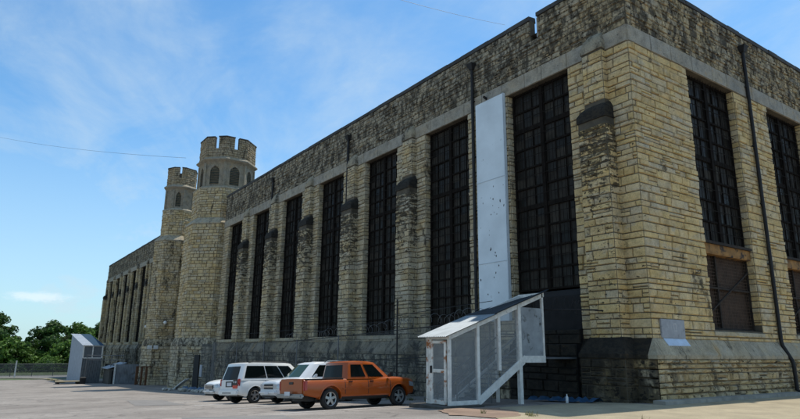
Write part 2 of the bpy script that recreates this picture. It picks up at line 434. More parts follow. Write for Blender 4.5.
# sandy paved strip along the short facade and in front of the corner (irregular edge, above the lot)
def ragged(pts, amp, step, seed):
    rr = random.Random(seed); o = []
    for (a, b) in zip(pts, pts[1:]+pts[:1]):
        L = math.hypot(b[0]-a[0], b[1]-a[1]); n = max(1, int(L/step))
        for i in range(n):
            t = i/n; o.append((a[0]+(b[0]-a[0])*t+rr.uniform(-amp, amp), a[1]+(b[1]-a[1])*t+rr.uniform(-amp, amp)))
    return o
pl = ragged([(.2, 60), (8, 60), (8, -2.0), (5, -5.5), (2.8, -8.2), (1.4, -9.3), (-1.1, -7.5), (-2.1, -6.2), (-1.9, -1), (.2, -1)], .10, .5, 2)
mb = MB(); mb.add([(x, y, gz(x)+.016) for x, y in pl], [tuple(range(len(pl)))], False); tag(mb.build('sand_verge', M['sand']), kind='structure')
pr = ragged([(.9, -8.0), (-.3, -6.9), (-1.9, -6.3), (-2.9, -7.2), (-2.4, -8.6), (-.6, -9.4), (.8, -9.0)], .15, .4, 3)
mb = MB(); mb.add([(x, y, gz(x)+.022) for x, y in pr], [tuple(range(len(pr)))], False); tag(mb.build('red_paving_patch', M['brickdust']), kind='structure')
for (pp, sd_, mt_) in (([(-6, -15.5), (-2.5, -16.5), (-1.0, -13.8), (-4.2, -13.0)], 5, 'patch'), ([(-24, -13.5), (-17, -14.5), (-15.5, -12.6), (-22.5, -11.9)], 6, 'patch')):
    q_ = ragged(pp, .06, .5, sd_); mb = MB(); mb.add([(x, y, gz(x)+.008) for x, y in q_], [tuple(range(len(q_)))], False)
    if 'patch' not in M: M['patch'] = sand_mat('tar_repair', (.20, .185, .17), .2)
    tag(mb.build('asphalt_patch', M['patch']), kind='structure')
# light kerb along the far edge of the lot and low kerb along the short facade
mb = MB()
kx = [(-128, -17), (-120, -15.2), (-111, -12), (-102, -9.3), (-96, -8.8)]
kx = [(-116, -60), (-114.5, -30)]+[(-113.4, -17.5), (-110, -13.5), (-104, -10.6), (-96, -9.6)]
for a, b in zip(kx[:-1], kx[1:]): mb.bar((a[0], a[1], gz(a[0])+.02), (b[0], b[1], gz(b[0])+.02), .5, .3)
tag(mb.build('kerb', M['sand']), kind='structure')
mb = MB()
y = -.9
while y < 45:
    L = R.uniform(2.2, 3.0); mb.hexa([(.36, y+.01, -.1), (.86, y+.01, -.1), (.86, y+L, -.1), (.36, y+L, -.1), (.37, y+.01, .13), (.84, y+.01, .12), (.84, y+L, .12), (.37, y+L, .13)]); y += L
tag(mb.build('kerb', M['concrete'], bevel=.012), kind='structure')
mb = MB()
for i, x in enumerate((-5.2, -9.6, -14.3, -18.6)):
    mb.quad((x-.05, -12.6, gz(x)+.006), (x+.05, -12.6, gz(x)+.006), (x-.25, -8.2, gz(x)+.006), (x-.35, -8.2, gz(x)+.006), (0, 0, 1))
tag(mb.build('parking_marking', simple('worn_white_line', (.42, .40, .38), .9, var=.3, scale=6)), kind='structure')

# ------------------------------------------------------------------ main building
Z_BAND, Z_BT, Z_PAR, Z_TOP = 14.65, 15.42, 18.15, 18.42
RW = rows(2.3, 2.7, .22)+rows(2.7, Z_BAND, .29)
RB = rows(-4.2, 1.55, .37)
RP = rows(Z_BT, Z_PAR, .27)
OPEN_W = 3.9
def window(parent, fr, u0, u1, z0, z1, d, kind='tall', label=None):
    """one window: steel frame, panes, security bars"""
    f = MB(); t = .09
    def fb(a, b, c, e, n0, n1): f.hexa([fr(a, n0, c), fr(b, n0, c), fr(b, n1, c), fr(a, n1, c), fr(a, n0, e), fr(b, n0, e), fr(b, n1, e), fr(a, n1, e)])
    fb(u0, u0+t, z0, z1, -d, -d+.12); fb(u1-t, u1, z0, z1, -d, -d+.12)
    fb(u0+t, u1-t, z0, z0+t, -d, -d+.12); fb(u0+t, u1-t, z1-t, z1, -d, -d+.12)
    W = u1-u0; um = (u0+u1)/2; fb(um-.11, um+.09, z0+t, z1-t, -d+.002, -d+.16)
    nrow = max(2, round((z1-z0)/.98)); zz = [z0+(z1-z0)*i/nrow for i in range(nrow+1)]
    for k, z in enumerate(zz[1:-1]):
        th = .11 if k % 4 == 3 else .042
        fb(u0+t, um-.11, z-th, z+th, -d+.004, -d+.11); fb(um+.11, u1-t, z-th, z+th, -d+.004, -d+.11)
    for q in (1, 2):
        for (a, b) in ((u0+t, um-.11), (um+.11, u1-t)):
            x = a+(b-a)*q/3; fb(x-.02, x+.02, z0+t, z1-t, -d+.006, -d+.07)
    fo = f.build('window', M['sash'], parent)
    p = MB()
    for i in range(nrow):
        for s, (a, b) in enumerate(((u0+t, um-.11), (um+.11, u1-t))):
            for q in range(3):
                x0 = a+(b-a)*q/3; x1 = a+(b-a)*(q+1)/3
                for h in range(2):
                    za = zz[i]+(zz[i+1]-zz[i])*h/2; zb = zz[i]+(zz[i+1]-zz[i])*(h+1)/2
                    dd = -d+.02+R.uniform(-.012, .012); tl = R.uniform(-.012, .012)
                    p.quad(fr(x0, dd, za), fr(x1, dd+tl, za), fr(x1, dd+tl, zb), fr(x0, dd, zb))
    p.build('pane', M['panes'], fo)
    back = MB(); back.quad(fr(u0, -d-.03, z0), fr(u1, -d-.03, z0), fr(u1, -d-.03, z1), fr(u0, -d-.03, z1)); back.build('backing', M['dark_gap'], fo)
    g = MB(); n = 18
    for i in range(1, n):
        u = u0+W*i/n
        P0 = fr(u, -d+.22, z0+.02); P1 = fr(u, -d+.22, z1-.02); g.bar(P0, P1, .016, .016)
    for k in range(nrow):
        z = zz[k+1]-.5; g.bar(fr(u0, -d+.235, z), fr(u1, -d+.235, z), .014, .03)
    g.build('window_grille', M['sash'], fo)
    return fo

def buttress(parent, fr, uc, zb, mat, capmat, w=1.4, foot='plinth', pr=.6):
    h = w/2; b = MB()
    rr = [r for r in RW if r[1] <= 11.45]
    # backing core
    b.cur = 1
    b.hexa([fr(uc-h, 0, zb), fr(uc+h, 0, zb), fr(uc+h, pr, zb), fr(uc-h, pr, zb), fr(uc-h, 0, 11.45), fr(uc+h, 0, 11.45), fr(uc+h, pr, 11.45), fr(uc-h, pr, 11.45)])
    h2 = min(.52, h-.1); ff_ = pr+.33
    b.hexa([fr(uc-h2, 0, 11.4), fr(uc+h2, 0, 11.4), fr(uc+h2, .30, 11.4), fr(uc-h2, .30, 11.4), fr(uc-h2, 0, 14.75), fr(uc+h2, 0, 14.75), fr(uc+h2, .30, 14.75), fr(uc-h2, .30, 14.75)])
    b.cur = 0
    def sub(u0, n0):  # side frames: u runs outward
        s = 1 if u0 > uc else -1
        return lambda a, bb, z: fr(u0+s*bb, a, z)
    fill(b, fr, uc-h, uc+h, rr, ln=(.45, .95), d0=pr, dep=(.02, .07), jit=.02)
    for u in (uc-h, uc+h): fill(b, sub(u, 0), 0, pr, rr, ln=(.3, .6), d0=0, dep=(.02, .05))
    r2 = [r for r in RW if r[0] >= 12.0]
    fill(b, fr, uc-h2, uc+h2, r2, ln=(.4, .7), d0=.30, dep=(.02, .05))
    for u in (uc-h2, uc+h2): fill(b, sub(u, 0), 0, .30, r2, ln=(.3, .3), d0=0, dep=(.02, .04))
    o = b.build('buttress', [mat, M['mortar']], parent)
    def hood(hw_, n0, n1, zb_, zs, zt_, zback):
        """rounded weathering: arched in elevation, falling forward"""
        m_ = MB(); K1, K2 = 10, 5; grid = []
        for j in range(K2+1):
            t_ = j/K2; nn = n1+(n0-n1)*t_**1.2; row = []
            for i in range(K1+1):
                q = -1+2*i/K1; arch = sqrt(max(0, 1-abs(q)**4.5))
                z = zs+(zt_-zs)*arch*.75+(zback-zs)*(t_**.75)*(.45+.55*arch)
                row.append(fr(uc+q*hw_, nn, z))
            grid.append(row)
        for r_ in grid: m_.v += r_
        n_ = K1+1
        for j in range(K2):
            for i in range(K1): m_.face((j*n_+i, j*n_+i+1, (j+1)*n_+i+1, (j+1)*n_+i))
        o_ = len(m_.v)
        m_.v += [fr(uc-hw_+2*hw_*i/K1, n1, zb_) for i in range(n_)]
        for i in range(K1): m_.face((i, i+1, o_+i+1, o_+i))
        o2 = len(m_.v); m_.v += [fr(uc-hw_, n0, zb_), fr(uc+hw_, n0, zb_)]
        m_.face((o_+K1, o2+1, o2)+tuple(o_+i for i in range(K1)))
        m_.face((0, o_, o2)+tuple(j*n_ for j in range(K2, 0, -1)))
        m_.face((K1, o_+K1, o2+1)+tuple(j*n_+K1 for j in range(K2, 0, -1)))
        return m_
    hood(h+.03, .0, pr+.06, 11.42, 11.72, 11.84, 12.25).build('cap', capmat, o, smooth=50)
    hood(h2+.04, .0, .36, 14.72, 14.86, 15.15, 15.45).build('cap', M['cap_grey'], o, smooth=50)
    # foot: sloped top and rough projecting plinth, its own part
    p = MB(); p.cur = 1; k = h+.32
    p.hexa([fr(uc-k, .3, -4.2), fr(uc+k, .3, -4.2), fr(uc+k, ff_, -4.2), fr(uc-k, ff_, -4.2), fr(uc-k, .3, 1.55), fr(uc+k, .3, 1.55), fr(uc+k, ff_, 1.55), fr(uc-k, ff_, 1.55)])
    p.cur = 0
    fill(p, fr, uc-k, uc+k, RB, ln=(.45, 1.0), d0=ff_, dep=(.02, .09), jit=.03, ins=.04)
    for u in (uc-k, uc+k): fill(p, sub(u, 0), .3, ff_, RB, ln=(.3, .63), d0=0, dep=(.02, .06), jit=.02)
    p.build('buttress_foot', [M[foot], M['mortar']], o)
    c = MB()
    lo = [(uc-k-.06, .0, 1.55), (uc+k+.06, .0, 1.55), (uc+k+.06, ff_+.07, 1.55), (uc-k-.06, ff_+.07, 1.55)]
    mi = [(a, b_, 1.72) for a, b_, _ in lo]
    hi = [(uc-h-.05, 0, 2.36), (uc+h+.05, 0, 2.36), (uc+h+.05, pr+.06, 2.36), (uc-h-.05, pr+.06, 2.36)]
    c.hexa([fr(*t) for t in lo+mi]); c.hexa([fr(*t) for t in mi+hi])
    c.build('foot_slope', M['soot'] if foot == 'plinth_black' else M['cap_grey'], o, bevel=.02)
    return o

def facade(parent, fr, U0, U1, wins, mats, stone_n=True, foots=(), zlow=None):
    """stone courses, band, parapet and plinth of one long wall; wins = [(u0,u1,z0,z1)]"""
    wall, base = mats
    b = MB(); b.cur = 1
    backing(b, fr, U0, U1, -4.2, 17.0, wins, 0, .62)
    b.cur = 0
    fill(b, fr, U0, U1, RW, wins, ln=(.30, 1.25), dep=(.01, .075), jit=.018)
    for (a, c, z0, z1) in wins:      # dressed stones on the reveals
        rj = [r for r in RW if r[0] >= z0-.01 and r[1] <= z1+.01]
        fill(b, (lambda uu, nn, z, a=a: fr(a+nn, -uu, z)), 0, .36, rj, ln=(.36, .36), dep=(.012, .03))
        fill(b, (lambda uu, nn, z, c=c: fr(c-nn, -uu, z)), 0, .36, rj, ln=(.36, .36), dep=(.012, .03))
    o = b.build('wall', [wall, M['mortar']], parent)
    b = MB()
    u = U0
    while u < U1-.01:
        L = R.uniform(1.1, 1.9)
        if U1-u-L < .8: L = U1-u
        stone(b, fr, u, u+L, Z_BAND, Z_BT, 0, .075, .012, .006, .006); u += L
    b.build('lintel_band', M['band'], o)
    for (a, c, z0, z1) in wins:
        s = MB(); s.prism(fr, a-.05, c+.05, [(-.6, z0-.26), (.05, z0-.26), (.07, z0-.22), (.07, z0-.08), (-.3, z0+.004), (-.6, z0+.004)])
        s.build('window_sill', M['sill'], o, bevel=.01)
    return o
def parapet(parent, fr, U0, U1, gap=None):
    b = MB(); b.cur = 1
    T = .34
    segs = [(U0, U1, 17.0)] if not gap else [(U0, gap[0], 17.0), (gap[1], U1, 17.0)]
    for a, c, z in segs: b.hexa([fr(a, 0, z), fr(c, 0, z), fr(c, -T, z), fr(a, -T, z), fr(a, 0, Z_PAR), fr(c, 0, Z_PAR), fr(c, -T, Z_PAR), fr(a, -T, Z_PAR)])
    b.cur = 0
    holes = [(gap[0], gap[1], 17.0, 19)] if gap else []
    rp = rows(Z_BT, 17.0, .26)+rows(17.0, Z_PAR, .27) if gap else RP
    fill(b, fr, U0, U1, rp, holes, ln=(.28, .75), dep=(.01, .085), jit=.022, ins=.03)
    o = b.build('parapet', [M['parapet'], M['mortar']], parent)
    c = MB()
    for a, e, z in segs:
        u = a
        while u < e-.01:
            L = R.uniform(.9, 1.5)
            if e-u-L < .6: L = e-u
            j = R.uniform(-.015, .015); k = R.uniform(-.02, .02)
            c.hexa([fr(u+.006, .09+j, Z_PAR), fr(u+L-.006, .09+j, Z_PAR), fr(u+L-.006, -T-.08, Z_PAR), fr(u+.006, -T-.08, Z_PAR),
                    fr(u+.006, .09+j, Z_TOP-.05+k), fr(u+L-.006, .09+j, Z_TOP-.05+k), fr(u+L-.006, -T-.05, Z_TOP+k), fr(u+.006, -T-.05, Z_TOP+k)]); u += L
    c.build('coping', M['coping'], o)
    return o
def plinth(parent, fr, U0, U1, mat, slopemat, n=.33, slope0=None, slope1=None, rb=None, kw=dict(ln=(.4, 1.2), dep=(.02, .10), jit=.03, ins=.045)):
    b = MB(); b.cur = 1
    b.hexa([fr(U0, 0, -4.2), fr(U1, 0, -4.2), fr(U1, n, -4.2), fr(U0, n, -4.2), fr(U0, 0, 1.55), fr(U1, 0, 1.55), fr(U1, n, 1.55), fr(U0, n, 1.55)])
    b.cur = 0
    fill(b, fr, U0, U1, rb or RB, d0=n, **kw)
    o = b.build('plinth', [mat, M['mortar']], parent)
    c = MB(); u = U0 if slope0 is None else slope0; U1 = U1 if slope1 is None else slope1
    while u < U1-.01:
        L = R.uniform(1.0, 1.8)
        if U1-u-L < .7: L = U1-u
        j = R.uniform(-.01, .01)
        c.prism(fr, u+.004, u+L-.004, [(0, 1.55), (n+.07+j, 1.55), (n+.07+j, 1.70), (.03, 2.32), (0, 2.32)]); u += L
    c.build('plinth_slope', slopemat, o, bevel=.012)
    return o

bld = thing('prison_building', 'long limestone cellhouse wall with tall barred windows, right of both towers', 'building')
bld_r = [-3.2-6.98*i for i in range(7)]
winsA = [(r-OPEN_W, r, 2.7, Z_BAND) for r in bld_r]
UA0 = -50.6
wa = facade(bld, FA, UA0, .02, winsA, (M['stone'], M['plinth']))
parapet(bld, FA, UA0, .02, gap=(-5.34, -4.88))
plinth(bld, FA, UA0, -7.2, M['plinth'], M['cap_grey']); plinth(bld, FA, -7.2, .33, M['plinth_black'], M['soot'], slope1=0)
for i, (a, c, z0, z1) in enumerate(winsA):
    if i == 0:
        window(wa, FA, a, c, 4.55, z1, .45)
        p = MB(); p.prism(FA, a+1.0, c-.02, [(-.6, 2.704), (-.12, 2.704), (-.12, 4.2), (-.3, 4.46), (-.6, 4.46)]); p.prism(FA, a+.01, a+.98, [(-.6, 2.71), (-.40, 2.71), (-.40, 4.5), (-.6, 4.5)])
        p.build('window_blocking', simple('dull_purple_board', (.010, .009, .009), .9, var=.4), wa, bevel=.01)
    else: window(wa, FA, a, c, z0, z1, .45)
for i in range(6):
    if i == 0: continue
    uc = (bld_r[i]-OPEN_W-.0)+(-0)  # left edge of window i
    uc = (winsA[i][0]+(bld_r[i+1] if i+1 < 7 else 0))/2
    buttress(bld, FA, uc, 2.3, M['buttress'], M['soot'])
buttress(bld, FA, -1.62, 2.3, M['buttress'], M['soot'], foot='plinth_black')
winsB = []
for k in range(3):
    y0 = 4.45+7.66*k; winsB += [(y0, y0+4.25, 2.75, 6.05), (y0, y0+4.25, 6.62, Z_BAND)]
winsBo = [(4.45+7.66*k, 4.45+7.66*k+4.25, 2.75, Z_BAND) for k in range(3)]
wb = facade(bld, FB, -.02, 28, winsBo, (M['stone'], M['plinth_side']))
parapet(bld, FB, .02, 28)
plinth(bld, FB, -.33, 28, M['plinth_side'], M['ledge'], slope0=0, rb=rows(-.3, 1.55, .24), kw=dict(ln=(.22, .85), dep=(.0, .13), jit=.045, ins=.05))
b = MB(); q = .402
b.hexa([(-.0, .0, 1.55), (q, 0, 1.55), (q, -q, 1.55), (0, -q, 1.55), (0, 0, 1.70), (q, 0, 1.70), (q, -q, 1.70), (0, -q, 1.70)])
b.hexa([(-.0, .0, 1.70), (q, 0, 1.70), (q, -q, 1.70), (0, -q, 1.70), (0, 0, 2.32), (.03, 0, 2.32), (.03, -.03, 2.32), (0, -.03, 2.32)])
b.build('plinth_corner', M['ledge'], bld, bevel=.012)
for (a, c, z0, z1) in winsBo:
    window(wb, FB, a, c, 6.62, z1, .45)
    f = MB()
    def fb(p, q, r_, s_, n0, n1): f.hexa([FB(p, n0, r_), FB(q, n0, r_), FB(q, n1, r_), FB(p, n1, r_), FB(p, n0, s_), FB(q, n0, s_), FB(q, n1, s_), FB(p, n1, s_)])
    fb(a, a+.10, z0, 6.05, -.5, -.32); fb(c-.10, c, z0, 6.05, -.5, -.32); fb(a+.1, c-.1, z0, z0+.1, -.5, -.32)
    fb(a+1.35, a+1.44, z0+.1, 6.05, -.5, -.33); fb(a+.1, c-.1, 4.55, 4.63, -.5, -.325)
    f.bar(FB(a+.1, -.30, 3.3), FB(c-.1, -.30, 5.5), .06, .06)
    fo = f.build('window', M['steel_dark'], wb)
    p = MB(); p.quad(FB(a, -.52, z0), FB(c, -.52, z0), FB(c, -.52, 6.05), FB(a, -.52, 6.05)); p.build('mesh_screen', M['mesh_brown'], fo)
    g = MB()
    for i in range(1, 28): g.bar(FB(a+4.25*i/28, -.40, z0+.1), FB(a+4.25*i/28, -.40, 6.05), .012, .012)
    for i in range(1, 22): g.bar(FB(a, -.395, z0+3.3*i/22), FB(c, -.395, z0+3.3*i/22), .012, .012)
    g.build('window_grille', simple('brown_grille', (.09, .055, .035), .85), fo)
    s = MB(); s.prism(FB, a+.004, c-.004, [(-.55, 6.05), (-.14, 6.05), (-.12, 6.12), (-.12, 6.58), (-.3, 6.62), (-.55, 6.62)]); s.build('spandrel', M['rust'], wb)
    s = MB(); s.prism(FB, a+.003, c-.003, [(-.12, 6.50), (-.02, 6.50), (-.02, 6.62), (-.12, 6.62)]); s.build('angle_iron', M['steel_dark'], wb)
b = MB(); b.cur = 1
b.hexa([FA(-6.95, .05, -.5), FA(-3.15, .05, -.5), FA(-3.15, .52, -.5), FA(-6.95, .52, -.5), FA(-6.95, .05, 2.1), FA(-3.15, .05, 2.1), FA(-3.15, .52, 2.1), FA(-6.95, .52, 2.1)])
b.hexa([FA(-6.95, .03, 2.1), FA(-3.15, .03, 2.1), FA(-3.15, .22, 2.1), FA(-6.95, .22, 2.1), FA(-6.95, .03, 2.72), FA(-3.15, .03, 2.72), FA(-3.15, .22, 2.72), FA(-6.95, .22, 2.72)])
b.cur = 0
fill(b, FA, -6.95, -3.15, rows(-.4, 2.1, .36), ln=(.5, 1.1), d0=.52, dep=(.02, .09), jit=.02); fill(b, FA, -6.95, -3.15, rows(2.1, 2.72, .3), ln=(.5, 1.1), d0=.22, dep=(.02, .06))
b.build('stepped_base', [M['soot'], M['dark_gap']], bld)
# corner: square off with roof, back and end walls
b = MB()
b.quad((0, 0, 17.3), (UA0, 0, 17.3), (UA0, 28, 17.3), (0, 28, 17.3), (0, 0, 1)); b.build('roof', M['concrete_dark'], bld)
b = MB(); b.quad((0, 28, -4.2), (UA0, 28, -4.2), (UA0, 28, 18.3), (0, 28, 18.3), (0, 1, 0)); b.quad((UA0, 0, -4.2), (UA0, 28, -4.2), (UA0, 28, 18.3), (UA0, 0, 18.3), (-1, 0, 0)); b.build('rear_wall', M['stone_far'], bld)
# downpipes
def downpipe(parent, fr, u, ztop, pts, label=None):
    d = MB(); d.tube([fr(u, a, z) for a, z in pts], .085, 10)
    for z in (15.2, 12, 9, 6):
        d.bar(fr(u-.13, .1, z), fr(u+.13, .1, z), .12, .06)
    o = d.build('downpipe', M['iron'], parent, smooth=True)
    h = MB(); w0, w1 = .13, .24
    h.hexa([fr(u-w0, .04, ztop-.35), fr(u+w0, .04, ztop-.35), fr(u+w0, .26, ztop-.35), fr(u-w0, .26, ztop-.35), fr(u-w1, .03, ztop), fr(u+w1, .03, ztop), fr(u+w1, .40, ztop), fr(u-w1, .40, ztop)])
    h.build('hopper', M['iron'], o, bevel=.015); return o
downpipe(bld, FA, -9.62, 17.45, [(.16, 17.2), (.16, 2.6), (.5, 1.7), (.5, -.5)])
for i in (2, 4):
    uc = (winsA[i][0]+bld_r[i+1])/2
    downpipe(bld, FA, uc-.78, 17.3, [(.16, 17.1), (.16, 2.6), (.5, 1.7), (.5, -2.5)])
downpipe(bld, FB, 10.02, 17.5, [(.16, 17.2), (.16, 2.35), (.2, 2.15), (.52, 1.5), (.56, 1.2), (.56, .2), (.75, .14)])
downpipe(bld, FB, 24.2, 17.5, [(.16, 17.2), (.16, 2.35), (.56, 1.4), (.56, .2)])
p = MB(); p.hexa([FA(-9.35, .06, 3.2), FA(-7.2, .06, 3.2), FA(-7.2, .20, 3.2), FA(-9.35, .20, 3.2), FA(-9.35, .06, 14.85), FA(-7.2, .06, 14.85), FA(-7.2, .20, 14.85), FA(-9.35, .20, 14.85)])
po = p.build('metal_panel', M['panel'], bld, bevel=.01)
p = MB()
for z in (6.1, 10.4): p.bar(FA(-9.34, .21, z), FA(-7.21, .21, z), .015, .03)
p.bar(FA(-7.23, .21, 3.2), FA(-7.23, .21, 14.85), .05, .03)
p.build('panel_seam', simple('panel_seam_paint', (.46, .52, .56), .6), po)
p = MB()
rr = random.Random(9)
for k in range(26):
    u = -8.3+rr.gauss(0, .42); z = rr.choice([rr.gauss(8.3, .6), rr.gauss(6.3, .8), rr.uniform(4.5, 10)]); u = max(-9.2, min(-7.4, u))
    n = 7; rad = rr.uniform(.025, .075); pts = [FA(u+cos(2*pi*i/n)*rad*rr.uniform(.5, 1.2)*.7, .2035, z+sin(2*pi*i/n)*rad*rr.uniform(.6, 1.4)) for i in range(n)]
    p.add(pts, [tuple(range(n))], False)
p.build('paint_chips', M['steel_dark'], po)
# stub lamp bracket beside the panel top and pipe at (A)
p = MB(); p.tube([FA(-8.6, .0, 15.0), FA(-8.6, .25, 15.1), FA(-8.45, .38, 15.0)], .07, 8); p.build('pipe_stub', M['iron'], bld)
# scupper scars (pale patches) on parapets
def patch(fr, u, z, w_, h_, name='mortar_patch'):
    p = MB(); n = 14; P = []
    for i in range(n):
        a = 2*pi*i/n; P.append((u+cos(a)*w_*R.uniform(.6, 1.1), z+sin(a)*h_*R.uniform(.6, 1.1)))
    pts = [fr(a, .088, b_) for a, b_ in P]+[fr(a, .03, b_) for a, b_ in P]
    p.add(pts, [tuple(range(n))]+[(i, (i+1) % n, n+(i+1) % n, n+i) for i in range(n)])
    p.build(name, M['ledge'], bld)

# white strip standing for sky and sunlit stone in the open parapet joint
p = MB(); p.hexa([FA(-4.915, .02, 17.05), FA(-4.884, .02, 17.05), FA(-4.884, -.3, 17.05), FA(-4.915, -.3, 17.05), FA(-4.915, .02, 18.1), FA(-4.884, .02, 18.1), FA(-4.884, -.3, 18.1), FA(-4.915, -.3, 18.1)])
p.build('sunlit_joint_face', M['joint_bright'], bld)
# cornerstone
p = MB(); p.prism(FB, .50, 2.12, [(.02, 2.34), (.085, 2.34), (.085, 3.05), (.02, 3.05)]); po = p.build('cornerstone', M['plaque'], bld, bevel=.012)
p = MB()
def mark(a, b_, c_, d_): p.hexa([FB(a, .084, c_), FB(b_, .084, c_), FB(b_, .090, c_), FB(a, .090, c_), FB(a, .084, d_), FB(b_, .084, d_), FB(b_, .090, d_), FB(a, .090, d_)])
mark(1.33, 1.37, 2.66, 2.90); mark(1.37, 1.47, 2.86, 2.90); mark(1.47, 1.51, 2.66, 2.90); mark(1.28, 1.56, 2.60, 2.63); mark(1.12, 1.16, 2.70, 2.84)
p.build('carved_marks', M['plaque_pale'], po)
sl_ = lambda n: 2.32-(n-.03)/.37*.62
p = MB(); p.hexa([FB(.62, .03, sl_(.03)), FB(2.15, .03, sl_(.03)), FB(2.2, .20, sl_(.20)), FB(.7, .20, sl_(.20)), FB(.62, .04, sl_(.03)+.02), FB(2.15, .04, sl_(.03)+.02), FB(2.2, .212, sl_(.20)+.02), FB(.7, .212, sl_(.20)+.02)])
p.build('slope_patch', simple('pale_blue_patch', (.45, .54, .66), .6, var=.15), po)  # thin pale blue patch lying on the plinth slope

# ------------------------------------------------------------------ far wing
wing = thing('prison_building', 'far limestone wing with narrow tall windows, beyond the smaller left tower', 'building')
mirror = lambda x: -122.6-x
winsF = sorted([(mirror(r), mirror(r-OPEN_W), 2.7, Z_BAND) for r in bld_r])
wf = facade(wing, FA, -122.6, -72.0, winsF, (M['stone_far'], M['plinth']))
parapet(wing, FA, -122.6, -72.0); plinth(wing, FA, -122.6, -72.0, M['plinth'], M['cap_grey'])
for (a, c, z0, z1) in winsF: window(wf, FA, a, c, z0, z1, .45)
for i in range(6): buttress(wing, FA, (winsF[i][1]+winsF[i+1][0])/2, 2.3, M['stone_far'], M['soot'], w=1.0, pr=.28)
buttress(wing, FA, -121.0, 2.3, M['stone_far'], M['soot'])
FE = frame((-122.6, 0, 0), (0, 1, 0), (-1, 0, 0))
b = MB(); b.cur = 1; backing(b, FE, 0, 28, -4.2, 18.15, [], 0); b.cur = 0; fill(b, FE, 0, 6, RW, ln=(.5, 1.2)); b.build('end_wall', [M['stone_far'], M['mortar']], wing)
buttress(wing, FE, 1.2, 2.3, M['stone_far'], M['soot'])
b = MB(); b.quad((-122.6, 0, 17.3), (-72, 0, 17.3), (-72, 28, 17.3), (-122.6, 28, 17.3), (0, 0, 1)); b.quad((-122.6, 28, -4.2), (-72, 28, -4.2), (-72, 28, 18.3), (-122.6, 28, 18.3), (0, 1, 0)); b.build('roof', M['concrete_dark'], wing)

# entrance block between the towers
ent = thing('entrance_block', 'dark recessed stone entrance wall squeezed between the two towers', 'building')
fe2 = frame((0, 1.6, 0), (1, 0, 0), (0, -1, 0))
b = MB(); b.cur = 1; backing(b, fe2, -72, -50.7, -4.2, 17.0, [(-64, -59.5, -4.2, 3.5)], 0, .6); b.cur = 0
fill(b, fe2, -72, -50.7, RB+RW+RP, [(-64, -59.5, -4.2, 3.5)], ln=(.4, 1.1)); b.build('wall', [M['stone_far'], M['mortar']], ent)
b = MB(); b.quad((-64, 2.1, -4), (-59.5, 2.1, -4), (-59.5, 2.1, 3.5), (-64, 2.1, 3.5), (0, -1, 0)); b.build('door', M['steel_dark'], ent)
b = MB(); b.box(-72, -50.7, 1.6, 28, 18.0, 18.3); b.build('roof', M['concrete_dark'], ent)

